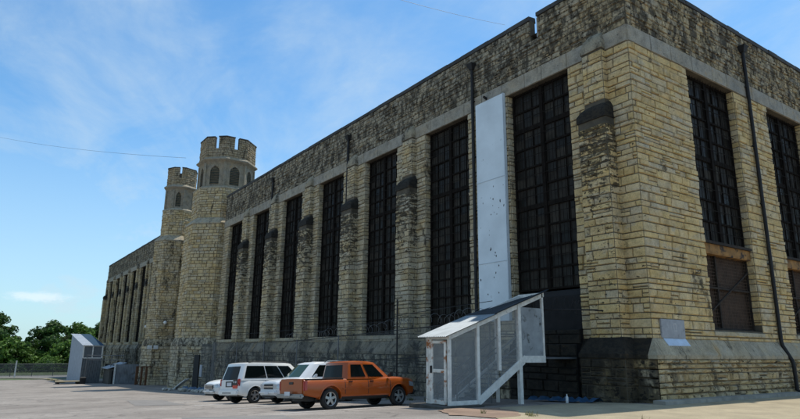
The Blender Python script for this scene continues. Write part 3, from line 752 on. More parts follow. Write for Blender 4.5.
# ------------------------------------------------------------------ towers
def ngon(cx, cy, r, a0, n=8): return [(cx+r*cos(a0+2*pi*i/n), cy+r*sin(a0+2*pi*i/n)) for i in range(n)]
def tower(label, cx, cy, a0, rp, rl, ru, rb, zs, notches, lmat, wins=range(8)):
    """rp plinth, rl lower shaft, ru upper shaft, rb belfry radii; zs: step, belfry base, cornice, crenel, top"""
    zstep, zbel, zcor, zcren, ztop = zs
    t = thing('stone_tower', label, 'tower', (cx, cy, 0))
    def ring_faces(r0, r1=None):
        P = ngon(0, 0, r0, a0); out = []
        for i in range(8):
            p, q = Vector((*P[i], 0)), Vector((*P[(i+1) % 8], 0)); u = (q-p); L = u.length; u.normalize(); n = Vector((u.y, -u.x, 0))
            out.append((frame(p, u, n), L))
        return out
    def core(mb, r0, z0, r1, z1, caps=True):
        A = [(x, y, z0) for x, y in ngon(0, 0, r0, a0)]; B_ = [(x, y, z1) for x, y in ngon(0, 0, r1, a0)]
        fs = [(i, (i+1) % 8, 8+(i+1) % 8, 8+i) for i in range(8)]
        if caps: fs += [tuple(range(8)), tuple(range(8, 16))]
        mb.add(A+B_, fs)
    def shaft(name, r, z0, z1, mat, h, dep, ln=(.35, .85)):
        b = MB(); b.cur = 1; core(b, r, z0, r, z1); b.cur = 0; rw = rows(z0, z1, h)
        for fr, L in ring_faces(r): fill(b, fr, 0, L, rw, ln=ln, dep=dep, jit=.02, ins=.03)
        return b.build(name, [mat, M['mortar']], t)
    b0 = shaft('tower_base', rp, -4.5, 2.0, M['tower_low'], .36, (.02, .1))
    b = MB(); core(b, rp+.06, 2.0, rp+.06, 2.2); core(b, rp+.06, 2.2, rl+.03, 2.95); b.build('base_slope', M['plinth'], b0, bevel=.03)
    s = shaft('lower_shaft', rl, 2.3, zstep, lmat, .32, (.015, .08))
    b = MB(); core(b, rl+.10, zstep, rl+.10, zstep+.16); core(b, rl+.10, zstep+.16, ru+.03, zstep+.85); b.build('string_course', M['ledge'], s, bevel=.04)
    shaft('upper_shaft', ru, zstep+.2, zbel, M['tower'], .32, (.015, .07))
    # belfry with louvred openings
    b = MB(); core(b, rb-.18, zbel-.1, rb-.18, zcor-.2)
    bo = b.build('belfry', M['belfry'], t)
    b = MB(); core(b, ru+.08, zbel-.02, ru+.08, zbel+.12); core(b, ru+.08, zbel+.12, rb+.02, zbel+.35); b.build('belfry_sill', M['ledge'], bo)
    H = zcor-zbel
    for k, (fr, L) in enumerate(ring_faces(rb)):
        b = MB(); ow = L*.235 ; z0 = zbel+.55; z1 = zbel+H*.66; za = zbel+H*.84; D0 = -.2
        def pf(a, c, e, f_, n0=D0, n1=0): b.hexa([fr(a, n0, e), fr(c, n0, e), fr(c, n1, e), fr(a, n1, e), fr(a, n0, f_), fr(c, n0, f_), fr(c, n1, f_), fr(a, n1, f_)])
        m_ = L/2
        if k not in wins:
            pf(0, L, zbel+.33, zcor-.2); pf(-.14, .14, zbel+.33, zcor-.2, -.05, .1); b.build('belfry_face', M['belfry'], bo); continue
        pf(0, m_-ow, zbel+.33, zcor-.2); pf(m_+ow, L, zbel+.33, zcor-.2); pf(m_-ow, m_+ow, zbel+.33, z0)
        # pointed arch head
        for sgn in (-1, 1):
            prof = [(m_+sgn*ow, z1)]
            for i in range(5):
                tt = i/4; prof.append((m_+sgn*ow*(1-tt**1.6), z1+(za-z1)*tt**.75))
            prof += [(m_, zcor-.2), (m_+sgn*ow, zcor-.2)]
            for i in range(1, len(prof)-3):
                (a1, b1), (a2, b2) = prof[i], prof[i+1]
                b.hexa([fr(a1, D0, b1), fr(a2, D0, b2), fr(a2, 0, b2), fr(a1, 0, b1), fr(a1, D0, zcor-.2), fr(a2, D0, zcor-.2), fr(a2, 0, zcor-.2), fr(a1, 0, zcor-.2)])
        # corner shafts
        pf(-.14, .14, zbel+.33, zcor-.2, -.05, .1)
        b.build('belfry_face', M['belfry'], bo)
        lv = MB()
        zz = z0+.06
        while zz < za-.1:
            wz = ow*(1 if zz < z1 else max(.15, 1-((zz-z1)/(za-z1))**1.3))
            lv.hexa([fr(m_-wz, -.14, zz), fr(m_+wz, -.14, zz), fr(m_+wz, -.03, zz-.09), fr(m_-wz, -.03, zz-.09), fr(m_-wz, -.14, zz+.03), fr(m_+wz, -.14, zz+.03), fr(m_+wz, -.03, zz-.06), fr(m_-wz, -.03, zz-.06)]); zz += .2
        lo_ = lv.build('louvre', M['louvre'], bo)
    # cornice
    rc = rb+.42
    b = MB(); core(b, rb-.02, zcor-.35, rb+.12, zcor-.12); core(b, rb+.12, zcor-.12, rc, zcor+.12); core(b, rc, zcor+.12, rc, zcor+.24); core(b, rc, zcor+.24, rb+.12, zcor+.5)
    b.build('cornice', M['belfry'], t, bevel=.015)
    # battlement
    b = MB(); rw = rows(zcor+.45, zcren, .27); r3 = rb+.08
    b.cur = 1; core(b, r3, zcor+.4, r3, zcren); b.cur = 0
    rw2 = rows(zcren, ztop-.12, .27)
    cop = MB()
    for k, (fr, L) in enumerate(ring_faces(r3)):
        fill(b, fr, 0, L, rw, ln=(.3, .7), dep=(.01, .07), jit=.02)
        g = L*.10; has = k in notches
        segs = [(0, L/2-g), (L/2+g, L)] if has else [(0, L)]
        for a, c in segs:
            b.cur = 1
            b.hexa([fr(a, -.02, zcren), fr(c, -.02, zcren), fr(min(c, L-.15), -.42, zcren), fr(max(a, .15), -.42, zcren), fr(a, -.02, ztop-.12), fr(c, -.02, ztop-.12), fr(min(c, L-.15), -.42, ztop-.12), fr(max(a, .15), -.42, ztop-.12)])
            b.cur = 0
            fill(b, fr, a, c, rw2, ln=(.3, .6), d0=-.01, dep=(.01, .07), jit=.02)
            cop.hexa([fr(a-.02, .09, ztop-.12), fr(c+.02, .09, ztop-.12), fr(min(c, L-.15), -.47, ztop-.12), fr(max(a, .15), -.47, ztop-.12), fr(a-.02, .07, ztop+R.uniform(-.03, .03)), fr(c+.02, .07, ztop), fr(min(c, L-.15), -.45, ztop), fr(max(a, .15), -.45, ztop)])
    bt = b.build('battlement', [stoneb, M['mortar']], t)
    cop.build('coping', M['coping'], bt)
    return t
stoneb = stone_mat('brown_battlement_stone', .58, .64, warm=.15, corner=False, tint=(.27, .21, .14))
K = 1/cos(pi/8)
tower('larger octagonal limestone tower with two louvred arches and a battlement top', -54.6, 1.0, radians(-22.5), 4.4, 4.12, 3.55, 3.12, (15.2, 19.45, 22.75, 24.3, 25.75), (0, 7, 3, 4, 2, 5), M['tower'])
tower('smaller rounded stone tower with one louvred arch, left of the larger tower', -70.0, -.2, 0, 3.0, 2.72, 2.12, 1.88, (15.6, 19.9, 23.0, 24.5, 26.0), (1, 3, 5, 7), M['stone_far'], (1, 3, 5, 7))

# wall lamps on the towers, twin floodlight
M['lampglass'] = simple('white_lamp_globe', (.7, .7, .68), .3)
def wall_lamp(loc, label):
    t = thing('wall_lamp', label, 'lamp', loc, 0, 'white globe lamps on the towers')
    b = MB(); b.tube([(0, .35, .1), (0, .05, .12), (0, 0, 0)], .035, 6); b.build('bracket', M['iron'], t)
    b = MB(); pr = [(.001, -.24)]+[(.22*cos(a), .22*sin(a)) for a in [radians(x) for x in range(-75, 90, 15)]]+[(.001, .23)]
    b.lathe(pr, (0, 0, 0), 14); b.build('globe', M['lampglass'], t, smooth=True)
wall_lamp((-66.9, -1.35, 4.95), 'white globe lamp in the dark gap between the two towers')
wall_lamp((-72.4, -2.4, 4.55), 'white globe lamp on the left side of the smaller tower')
t = thing('floodlight', 'pair of white floodlight boxes on the base of the smaller tower', 'lamp', (-67.35, -2.45, 1.9))
for s in (-.36, .36):
    b = MB(); b.box(-.15, .15, s-.26, s+.26, -.25, .22); b.build('lamp_head', M['lampglass'], t, bevel=.03)
b = MB(); b.box(-.25, -.15, -.5, .5, -.06, .06); b.build('bracket', M['iron'], t)

# ------------------------------------------------------------------ covered stair
st = thing('covered_stair', 'white framed lean-to stair enclosure with corrugated roof and screen door', 'stair shelter', (0, 0, 0))
X0, X1 = -4.42, -3.1; YF, YB = -7.35, -2.45
zg = -.16
zt0, zt1 = 2.28, 4.05       # underside of roof at front/back
zr = lambda y: zt0+(zt1-zt0)*(y-YF)/(YB-YF)
def post(x, y, z0, z1, w=.11, mat='white_paint', par=None): 
    b = MB(); b.box(x-w/2, x+w/2, y-w/2, y+w/2, z0, z1); return b.build('post', M[mat], par or st, bevel=.008)
post(X1-.06, YF+.06, zg+.1, zr(YF)); post(X0+.06, YF+.06, zg+.1, zr(YF), mat='rust_paint')
for y in (-5.98, -4.92, -3.85):
    zb = zg+.1 if y < -5.9 else (y+5.85)*.71+.42
    post(X1-.055, y, zb if y < -3.9 else zg, zr(y), .13 if y < -3.9 else .16)
post(X1-.055, YB-.05, 1.4, zr(YB), .1); post(X0+.05, -3.85, zg, zr(-3.85)); post(X0+.05, YB-.05, 1.4, zr(YB))
b = MB()
b.bar((X1-.05, YF, zg+.17), (X1-.05, -5.9, zg+.17), .1, .14); b.bar((X0+.05, YF, zg+.17), (X0+.05, -5.9, zg+.17), .1, .14)
for x in (X0+.05, X1-.05):
    b.bar((x, YF, zr(YF)-.06), (x, YB, zr(YB)-.06), .09, .17)
b.bar((X0, YF+.05, zr(YF)-.05), (X1, YF+.05, zr(YF)-.05), .1, .14)
b.bar((X0, YB, zr(YB)-.05), (X1, YB, zr(YB)-.05), .09, .16)
b.build('frame', M['white_paint'], st, bevel=.006)
b = MB()  # stringers
for x in (X1-.03, X0+.03):
    pts = [(x-.03, -6.0, zg+.02), (x+.03, -6.0, zg+.02), (x+.03, -3.6, 1.32), (x-.03, -3.6, 1.32), (x-.03, -6.0, zg+.32), (x+.03, -6.0, zg+.32), (x+.03, -3.6, 1.64), (x-.03, -3.6, 1.64)]
    b.hexa(pts)
    b.box(x-.035, x+.035, -3.72, YB, 1.36, 1.62)
b.build('stringer', M['white_paint'], st, bevel=.006)
b = MB()
for i in range(10):
    y = -6.1+i*.25; z = zg+.05+i*.168; b.box(X0+.07, X1-.07, y, y+.28, z, z+.04)
b.box(X0+.07, X1-.07, -3.6, -.4, 1.5, 1.56)
b.build('steps', M['grey_board'], st)
M['rail_grey'] = simple('grey_handrail', (.16, .17, .17), .5)
b = MB()
for x in (X1-.13, X0+.13):
    b.tube([(x, -6.9, zg+.75), (x, -3.7, 2.45), (x, -2.6, 2.45)], .028, 8); b.tube([(x, -6.9, zg+.4), (x, -3.7, 2.05)], .022, 8)
    for y in (-6.9, -5.4, -3.8): b.tube([(x, y, (y+6.1)*.67+zg+.0 if y > -6 else zg), (x, y, (y+6.9)*.53+zg+.75)], .025, 8)
b.build('handrail', M['rail_grey'], st)
# screen side panels (fine mesh, see-through)
def screen_mat(name, col, op, sc=60):
    mt, nt, b, out = new_mat(name); N = NB(nt); b.inputs['Base Color'].default_value = (*col, 1); b.inputs['Roughness'].default_value = .7
    tr = N.n('ShaderNodeBsdfTransparent'); mx = N.n('ShaderNodeMixShader'); tcn = N.n('ShaderNodeNewGeometry')
    f = N.noise(tcn.outputs['Position'], 1.5, 4); fac = N.math('ADD', N.math('MULTIPLY', f, .25), op-.12, clamp=True)
    N.l(fac, mx.inputs[0]); N.l(tr.outputs[0], mx.inputs[1]); N.l(b.outputs[0], mx.inputs[2]); N.l(mx.outputs[0], out.inputs[0]); return mt
M['landing'] = simple('dull_grey_panel', (.27, .29, .30), .7, 0, var=.25, scale=2, dirt=((.05, .05, .045), 2.5, .55))
M['screen'] = screen_mat('fine_insect_screen', (.30, .31, .31), .42)
M['fence_mesh'] = screen_mat('dark_fence_screen', (.05, .058, .062), .30)
def sidescreen(x):
    for (ya, yb) in ((YF+.11, -6.03), (-5.93, -4.97), (-4.87, -3.95)):
        b = MB(); zl = lambda y: zg+.24 if y < -5.99 else (y+6.0)*.55+zg+.32
        b.quad((x, ya, zl(ya)), (x, yb, zl(yb)), (x, yb, zr(yb)-.15), (x, ya, zr(ya)-.15)); b.build('screen', M['screen'], st)
sidescreen(X1-.05); sidescreen(X0+.05)
b = MB(); b.box(X1-.08, X1-.03, -3.74, YB-.1, 1.62, 3.45); b.build('landing_panel', M['landing'], st, bevel=.004)
b = MB(); b.hexa([(X0+.03, YF+.02, zg+.05), (X0+.32, YF+.02, zg+.05), (X0+.32, YF+.08, zg+.05), (X0+.03, YF+.08, zg+.05), (X0+.03, YF+.02, zr(YF)-.1), (X0+.32, YF+.02, zr(YF)-.1), (X0+.32, YF+.08, zr(YF)-.1), (X0+.03, YF+.08, zr(YF)-.1)])
b.build('side_board', M['rust_paint'], st)
# door
dx0, dx1 = X0+.34, X1-.14; dz0, dz1 = zg+.12, 2.12
b = MB()
for (a, c, e, f_) in ((dx0, dx0+.1, dz0, dz1), (dx1-.1, dx1, dz0, dz1), (dx0+.1, dx1-.1, dz0, dz0+.14), (dx0+.1, dx1-.1, dz1-.1, dz1), (dx0+.1, dx1-.1, 1.02, 1.14)):
    b.box(a, c, YF-.04, YF+.01, e, f_)
do = b.build('door', M['rust_paint'], st, bevel=.006)
b = MB(); b.quad((dx0+.1, YF-.015, dz0+.1), (dx1-.1, YF-.015, dz0+.1), (dx1-.1, YF-.015, dz1-.1), (dx0+.1, YF-.015, dz1-.1)); b.build('screen', M['screen'], do)
b = MB(); b.box(dx0+.02, dx0+.07, YF-.10, YF-.04, 1.0, 1.25); b.build('handle', M['iron'], do)
# corrugated roof; upper sheet coloured dark for the wall's shadow, lower sheet left bright
def corr(p00, p10, p01, p11, n, amp, mat, name, par):
    """sheet with corrugations running p00->p01"""
    p00, p10, p01, p11 = map(Vector, (p00, p10, p01, p11)); nn = (p10-p00).cross(p01-p00).normalized()
    if nn.z < 0: nn = -nn
    b = MB(); N_ = n*6; o = []
    for lay in (0, -.012):
        for (a, c) in ((p00, p10), (p01, p11)):
            for i in range(N_+1):
                t_ = i/N_; o.append(a.lerp(c, t_)+nn*(amp*sin(2*pi*n*t_)+lay))
    W_ = N_+1
    fs = []
    for i in range(N_):
        fs.append((i, i+1, W_+i+1, W_+i)); fs.append((2*W_+i, 3*W_+i, 3*W_+i+1, 2*W_+i+1)); fs.append((i, 2*W_+i, 2*W_+i+1, i+1)); fs.append((W_+i, W_+i+1, 3*W_+i+1, 3*W_+i))
    b.add(o, fs, False); return b.build(name, mat, par, smooth=60)
ov = .16
yb0, ym = YF-.28, -5.15
zz = lambda y: zr(y)+.07
corr((X0-ov, yb0, zz(yb0)), (X1+ov, yb0, zz(yb0)), (X0-ov, ym, zz(ym)), (X1+ov, ym, zz(ym)), 16, .02, M['galv'], 'roof', st)
corr((X0-ov, ym-.1, zz(ym-.1)+.03), (X1+ov, ym-.1, zz(ym-.1)+.03), (X0-ov, -.4, zz(YB)+.35), (X1+ov-.0, YB, zz(YB)+.03), 16, .02, M['shaded_galv'], 'roof', st)
b = MB(); b.box(X0-.28, X1+.30, YF-.55, -6.0, zg-.3, zg+.10); b.build('slab', M['concrete_dark'], st, bevel=.02)

# stained pier and stepped stones under the first window, right of the stair
# blue tarp, bottle, cup at the wall foot
tp = MB()
rr = random.Random(3); n = 26
for i in range(n):
    for j in range(4):
        x = -4.6+i*.13; y = -1.35-.22*j; z = gz(x)+.03+(.16 if j in (1, 2) else .0)*(.5+.5*sin(i*1.3+j))+rr.uniform(0, .05)
        tp.v.append((x, y, z))
for i in range(n-1):
    for j in range(3): tp.face((i*4+j, (i+1)*4+j, (i+1)*4+j+1, i*4+j+1))
tag(tp.build('tarpaulin', M['tarp'], smooth=True), 'crumpled blue tarpaulin lying at the wall foot beside the stair', 'tarpaulin')
b = MB(); b.lathe([(.001, 0), (.05, 0), (.055, .02), (.055, .2), (.02, .27), (.02, .32), (.001, .32)], (0, 0, 0), 12)
o = b.build('bottle', M['lampglass'], smooth=True); o.location = (-2.45, -2.1, gz(-2.4)); tag(o, 'small white bottle standing by the dark wall foot', 'bottle')

# ------------------------------------------------------------------ chain-link fence with razor wire in front of the long wall
fn = thing('chain_link_fence', 'dark screened chain-link fence with razor wire along the long wall', 'fence', (0, 0, 0))
pts = [(-40.2, -3.6), (-38.6, -4), (-33.2, -4), (-27.8, -4), (-22.4, -4), (-17, -4), (-11.15, -4), (-4.6, -4)]
ftop = lambda x: 2.25 + max(0, (x+24)*.038)
for k, (x, y) in enumerate(pts):
    b = MB(); b.tube([(x, y, gz(x)-.1), (x, y, ftop(x)+(.08 if k != 6 else 1.5))], .04, 8); b.build('post', M['galv_wire'] if k != 6 else M['iron'], fn)
for (a, c) in zip(pts[:-1], pts[1:]):
    b = MB(); b.quad((a[0], a[1], gz(a[0])+.03), (c[0], c[1], gz(c[0])+.03), (c[0], c[1], ftop(c[0])), (a[0], a[1], ftop(a[0]))); b.build('mesh_panel', M['fence_mesh'], fn)
    b = MB(); b.tube([(a[0], a[1], ftop(a[0])), (c[0], c[1], ftop(c[0]))], .025, 6)
    za, zc = ftop(a[0])-1.35, ftop(c[0])-1.35
    b.tube([(a[0], a[1], za), (c[0], c[1], zc)], .018, 6); b.build('rail', M['iron'], fn)
def coil(p0, p1, r, turns, wr=.008, seed=1):
    rr = random.Random(seed); p0, p1 = Vector(p0), Vector(p1); n = turns*14; P = []
    d = (p1-p0).normalized(); a = d.cross(Vector((0, 0, 1))).normalized(); c = Vector((0, 0, 1))
    for i in range(n+1):
        t_ = 2*pi*i/14; q = p0.lerp(p1, i/n)+d*.25*sin(i*.061+seed)+c*.07*sin(i*.083); rad = r*(1+.12*sin(i*.37)+rr.uniform(-.04, .04)); P.append(q+a*cos(t_)*rad+c*sin(t_)*rad+d*rr.uniform(-.03, .03))
    b = MB(); b.tube(P, wr, 4); return b
coil((-24, -4, 2.5), (-4.7, -4, 3.3), .2, 36).build('razor_wire', M['galv_wire'], fn)
b = MB(); b.tube([(-11.15, -4, 4.0-.55), (-4.4, -4, 3.75)], .014, 5); b.tube([(-40, -4, 2.75), (-11.15, -4, 3.2)], .01, 5); b.build('strand', M['iron'], fn)
f2 = thing('razor_wire_barrier', 'razor wire coils on a dark rail between the stair roof and the corner buttress', 'fence')
b = MB(); b.tube([(-4.3, -2.9, 3.42), (-2.9, -2.1, 3.42), (-1.7, -.9, 3.40)], .03, 8); b.build('rail', M['iron'], f2)
coil((-3.9, -2.7, 3.7), (-1.9, -1.1, 3.5), .27, 11, .006, 2).build('razor_wire', M['iron'], f2)
b = MB(); b.tube([(-1.75, -1.0, 3.38), (-1.62, -.6, 3.38)], .03, 6); b.build('wall_bracket', M['iron'], f2)
# gate in the fence by the tower
gt = thing('security_gate', 'dark narrow steel gate with small white sign beside the larger tower', 'gate')
gx = -46.7; zb = gz(gx)
b = MB(); b.box(-44.6, -40.2, -3.3, -3.29, gz(-43)-.2, 2.2); b.build('side_panel', M['fence_mesh'], gt)
b = MB(); b.box(-46.25, -44.65, -3.42, -3.31, gz(-46), 1.2); b.build('gate_leaf', M['dark_gap'], gt)
b = MB(); b.box(-44.35, -43.75, -3.38, -3.31, -.75, .3); b.build('sign', M['white_sheet'], gt)
# rubble and leaning slab by the tower foot
rr = random.Random(8)
for i in range(34):
    x = rr.uniform(-47.5, -35.5); y = -4.4-rr.random()*1.5; s = rr.uniform(.10, .32)
    b = MB(); bm = bmesh.new(); bmesh.ops.create_icosphere(bm, subdivisions=1, radius=1)
    for v in bm.verts: v.co *= rr.uniform(.7, 1.15); v.co.z *= .6
    b.v = [tuple(v.co*s) for v in bm.verts]; b.f = [tuple(v.index for v in f.verts) for f in bm.faces]; b.mi = [0]*len(b.f); bm.free()
    o = b.build('rubble_stone', M['gravel']); o.location = (x, y, gz(x)+s*.4); o.rotation_euler = (0, 0, rr.uniform(0, 6))
    tag(o, 'pale loose stone in the rubble strip by the larger tower foot', 'stone', 'pale rubble stones by the tower foot')
b = MB(); b.hexa([(-.9, -.4, 0), (.9, -.4, 0), (.9, .4, 0), (-.9, .4, 0), (-.9, -.4, .1), (.9, -.4, .1), (.9, .4, .1), (-.9, .4, .1)])
o = b.build('stone_slab', M['white_paint'], bevel=.02); o.location = (-47.6, -4.1, gz(-48)+.45); o.rotation_euler = (radians(8), radians(-35), radians(35)); tag(o, 'pale flat slab leaning at the foot of the larger tower', 'slab')
tp = MB()
for i in range(14):
    for j in range(4): tp.v.append((-45.5+i*.45, -3.9-.25*j, gz(-45+i*.45)+.05+(.3 if j in (1, 2) else 0)*(.5+.5*sin(i*1.1+j))))
for i in range(13):
    for j in range(3): tp.face((i*4+j, (i+1)*4+j, (i+1)*4+j+1, i*4+j+1))
tag(tp.build('tarpaulin', M['tarp'], smooth=True), 'blue tarpaulin on the ground between the larger tower and the cars', 'tarpaulin')

# ------------------------------------------------------------------ things along the far wing
sh = thing('guard_shed', 'tall white shed with blue and white mono-pitch roof at the far wing', 'shed')
sx, sy = -81.3, -8.35; zf = gz(-82)-.3
ze, zrg = 2.05, 3.75
def corr_wall(a, c, z0, z1a, z1c, n, mat, name, par, amp=.03):
    a, c = Vector((*a, 0)), Vector((*c, 0)); d = (c-a).normalized(); nn = Vector((d.y, -d.x, 0)); b = MB(); K_ = n*4
    for i in range(K_+1):
        q = a.lerp(c, i/K_)+nn*amp*sin(2*pi*n*i/K_); b.v.append((q.x, q.y, z0)); b.v.append((q.x, q.y, z1a+(z1c-z1a)*i/K_))
    for i in range(K_): b.face((2*i, 2*i+2, 2*i+3, 2*i+1))
    return b.build(name, mat, par, smooth=60)
corr_wall((-95, sy), (sx, sy), gz(-95)-.3, zrg, ze, 40, M['white_sheet'], 'side_wall', sh)
corr_wall((sx, sy), (sx, -5.9), zf, .35, .35, 14, M['grey_board'], 'front_wall', sh)
b = MB(); b.box(-95, sx-.1, -5.95, -5.9, -4, 2.0); b.box(-95, -94.9, sy, -5.9, -4, 3.6); b.build('rear_wall', M['grey_board'], sh)
b = MB()
for y in (sy+.05, -7.15, -5.95): b.box(sx-.08, sx+.04, y-.07, y+.07, .35, ze)
b.box(sx-.08, sx+.05, sy+.12, -6.02, .3, .42); b.box(sx-.08, sx+.05, sy+.12, -6.02, ze-.12, ze)
b.build('window_frame', M['white_paint'], sh)
b = MB(); b.quad((sx-.04, sy, .4), (sx-.04, -5.9, .4), (sx-.04, -5.9, ze), (sx-.04, sy, ze), (1, 0, 0)); b.build('pane', M['grey_board'], sh)
corr((sx+.25, sy-.2, ze+.02), (sx+.25, -7.2, ze+.02), (-95.2, sy-.2, zrg+.1), (-95.2, -7.2, zrg+.1), 6, .02, M['white_sheet'], 'roof', sh)
corr((sx+.25, -7.2, ze+.02), (sx+.25, -5.75, ze+.02), (-95.2, -7.2, zrg+.1), (-95.2, -5.75, zrg+.1), 9, .02, M['blue_roof'], 'roof', sh)
pf_ = thing('pipe_fence', 'galvanised pipe railing in front of the guard shed', 'fence')
b = MB()
for z in (.75, .15): b.tube([(-77.5, -5.3, z), (-76.9, -3.9, z)], .05, 6)
for z in (.75, .15): b.tube([(-80.5, -7.9, z), (-77.5, -5.3, z)], .05, 6)
b.build('rail', M['galv_wire'], pf_)
for x, y in ((-80.4, -7.9), (-77.5, -5.3), (-76.9, -3.9)):
    b = MB(); b.tube([(x, y, gz(x)), (x, y, .85)], .05, 6); b.build('post', M['galv_wire'], pf_)
lt = thing('lean_to_hut', 'small dark hut with pale slanted roof against the far wing', 'hut')
b = MB(); b.box(-80.5, -76.2, -5.6, -3.2, -3.6, -.95); b.build('wall', M['concrete_dark'], lt)
b = MB(); b.hexa([(-80.8, -5.9, -1.0), (-76.0, -5.9, -1.0), (-76.0, -3.6, -.25), (-80.8, -3.6, -.25), (-80.8, -5.9, -.9), (-76.0, -5.9, -.9), (-76.0, -3.6, -.15), (-80.8, -3.6, -.15)]); b.build('roof', M['white_sheet'], lt)
b = MB(); b.box(-76.18, -76.12, -5.3, -4.3, -3.6, -1.2); b.build('door', M['dark_gap'], lt)
M['sheet_grey'] = simple('streaky_grey_sheet', (.075, .085, .095), .6, .1, var=.4, scale=.9, dirt=((.04, .04, .04), 1.1, .55))
cp = thing('corrugated_screen', 'grey corrugated metal screen wall at the foot of the far wing', 'fence')
corr_wall((-75.9, -4.9), (-72.3, -2.3), -3.6, -.4, -.3, 16, M['sheet_grey'], 'sheet', cp)
corr_wall((-84, -4.95), (-76, -4.95), -3.6, -.5, -.4, 20, M['sheet_grey'], 'sheet', cp)
b = MB(); b.box(-76.0, -75.82, -5.1, -4.92, -3.5, -.25); b.build('post', M['white_paint'], cp)
M['dull_rust'] = simple('dull_rust', (.12, .055, .025), .9, var=.4)
for i, (x, y) in enumerate(((-71.9, -2.95), (-70.9, -3.3), (-68.3, -3.25), (-67.4, -2.9))):
    b = MB(); z = gz(x); b.box(-.09, .09, -.12, .12, 0, 2.3); b.box(-.07, .07, .12, .5, 2.15, 2.3); o = b.build('rusty_post', M['dull_rust'], bevel=.01)
    o.location = (x, y, z); tag(o, 'rusty steel post standing against the base of the smaller tower', 'post', 'rusty posts at the smaller tower base')
pl_ = thing('loading_pallet', 'low dark wooden platform on the lot edge beside the white shed', 'platform', (-80.2, -9.9, gz(-80)))
b = MB(); b.hexa([(-1.2, -1.4, .28), (1.2, -1.6, .28), (1.2, 1.6, .28), (-1.2, 1.4, .28), (-1.2, -1.4, .4), (1.2, -1.6, .4), (1.2, 1.6, .4), (-1.2, 1.4, .4)]); b.build('deck', M['sand'], pl_)
for y in (-1.2, 1.2):
    b = MB(); b.box(-1.1, 1.1, y-.15, y+.15, 0, .28); b.build('leg', M['dark_gap'], pl_)
bn = thing('waste_bin', 'small dark bin at the corner of the white shed', 'bin', (-78.9, -8.3, gz(-79)))
b = MB(); b.hexa([(-.3, -.3, 0), (.3, -.3, 0), (.3, .3, 0), (-.3, .3, 0), (-.36, -.36, .8), (.36, -.36, .8), (.36, .36, .8), (-.36, .36, .8)]); b.build('body', M['iron'], bn)
b = MB(); b.hexa([(-.4, -.4, .8), (.4, -.4, .8), (.4, .4, .8), (-.4, .4, .8), (-.3, -.3, .92), (.3, -.3, .92), (.3, .3, .92), (-.3, .3, .92)]); b.build('lid', M['iron'], bn)

# far fence
ff = thing('rail_fence', 'long two-rail steel fence across the field before the trees', 'fence')
fx = -127.0; zf_ = gz(fx)
b = MB()
for z in (2.35, 1.75, 1.05): b.tube([(fx, -110, zf_+z), (fx, 40, zf_+z)], .06, 6)
b.build('rail', M['galv_wire'], ff)
for i in range(38):
    y = -108+i*3.6; 
    if y > 30: break
    b = MB(); b.tube([(fx, y, zf_), (fx, y, zf_+2.4)], .055, 6); b.build('post', M['galv_wire'], ff)
b = MB(); b.box(fx+.1, fx+.11, -110, 40, zf_+.1, zf_+2.35); b.build('mesh_panel', screen_mat('pale_far_mesh', (.10, .10, .095), .34), ff)
o = MB(); o.box(-.11, .11, -.11, .11, 0, 2.9); o.box(-.15, .15, -.15, .15, 2.9, 2.98); o = o.build('marker_post', M['white_paint'], bevel=.01); o.location = (-121.5, -13.9, gz(-121)); tag(o, 'white post standing in front of the far rail fence', 'post')

# ------------------------------------------------------------------ trees
def leaf_mat(name, c0, c1):
    mt, nt, b, out = new_mat(name); N = NB(nt); g = N.n('ShaderNodeNewGeometry')
    c = N.ramp(g.outputs['Random Per Island'], [(0, c0), (.7, c1), (1, tuple(x*1.35 for x in c1))])
    c = N.mix(1, c, N.ramp(N.noise(g.outputs['Position'], .25, 3), [(.3, .7), (.7, 1.25)]), 'MULTIPLY')
    N.l(c, b.inputs['Base Color']); b.inputs['Roughness'].default_value = .6; b.inputs['Specular IOR Level'].default_value = .3
    t_ = N.n('ShaderNodeBsdfTranslucent'); N.l(c, t_.inputs[0]); mx = N.n('ShaderNodeMixShader'); mx.inputs[0].default_value = .3
    N.l(b.outputs[0], mx.inputs[1]); N.l(t_.outputs[0], mx.inputs[2]); N.l(mx.outputs[0], out.inputs[0]); return mt
M['leaf_a'] = leaf_mat('leaf_dark', (.016, .045, .009), (.055, .11, .02))
M['leaf_b'] = leaf_mat('leaf_mid', (.035, .085, .012), (.10, .18, .028))
M['bark'] = simple('bark', (.07, .055, .04), .9, var=.3)
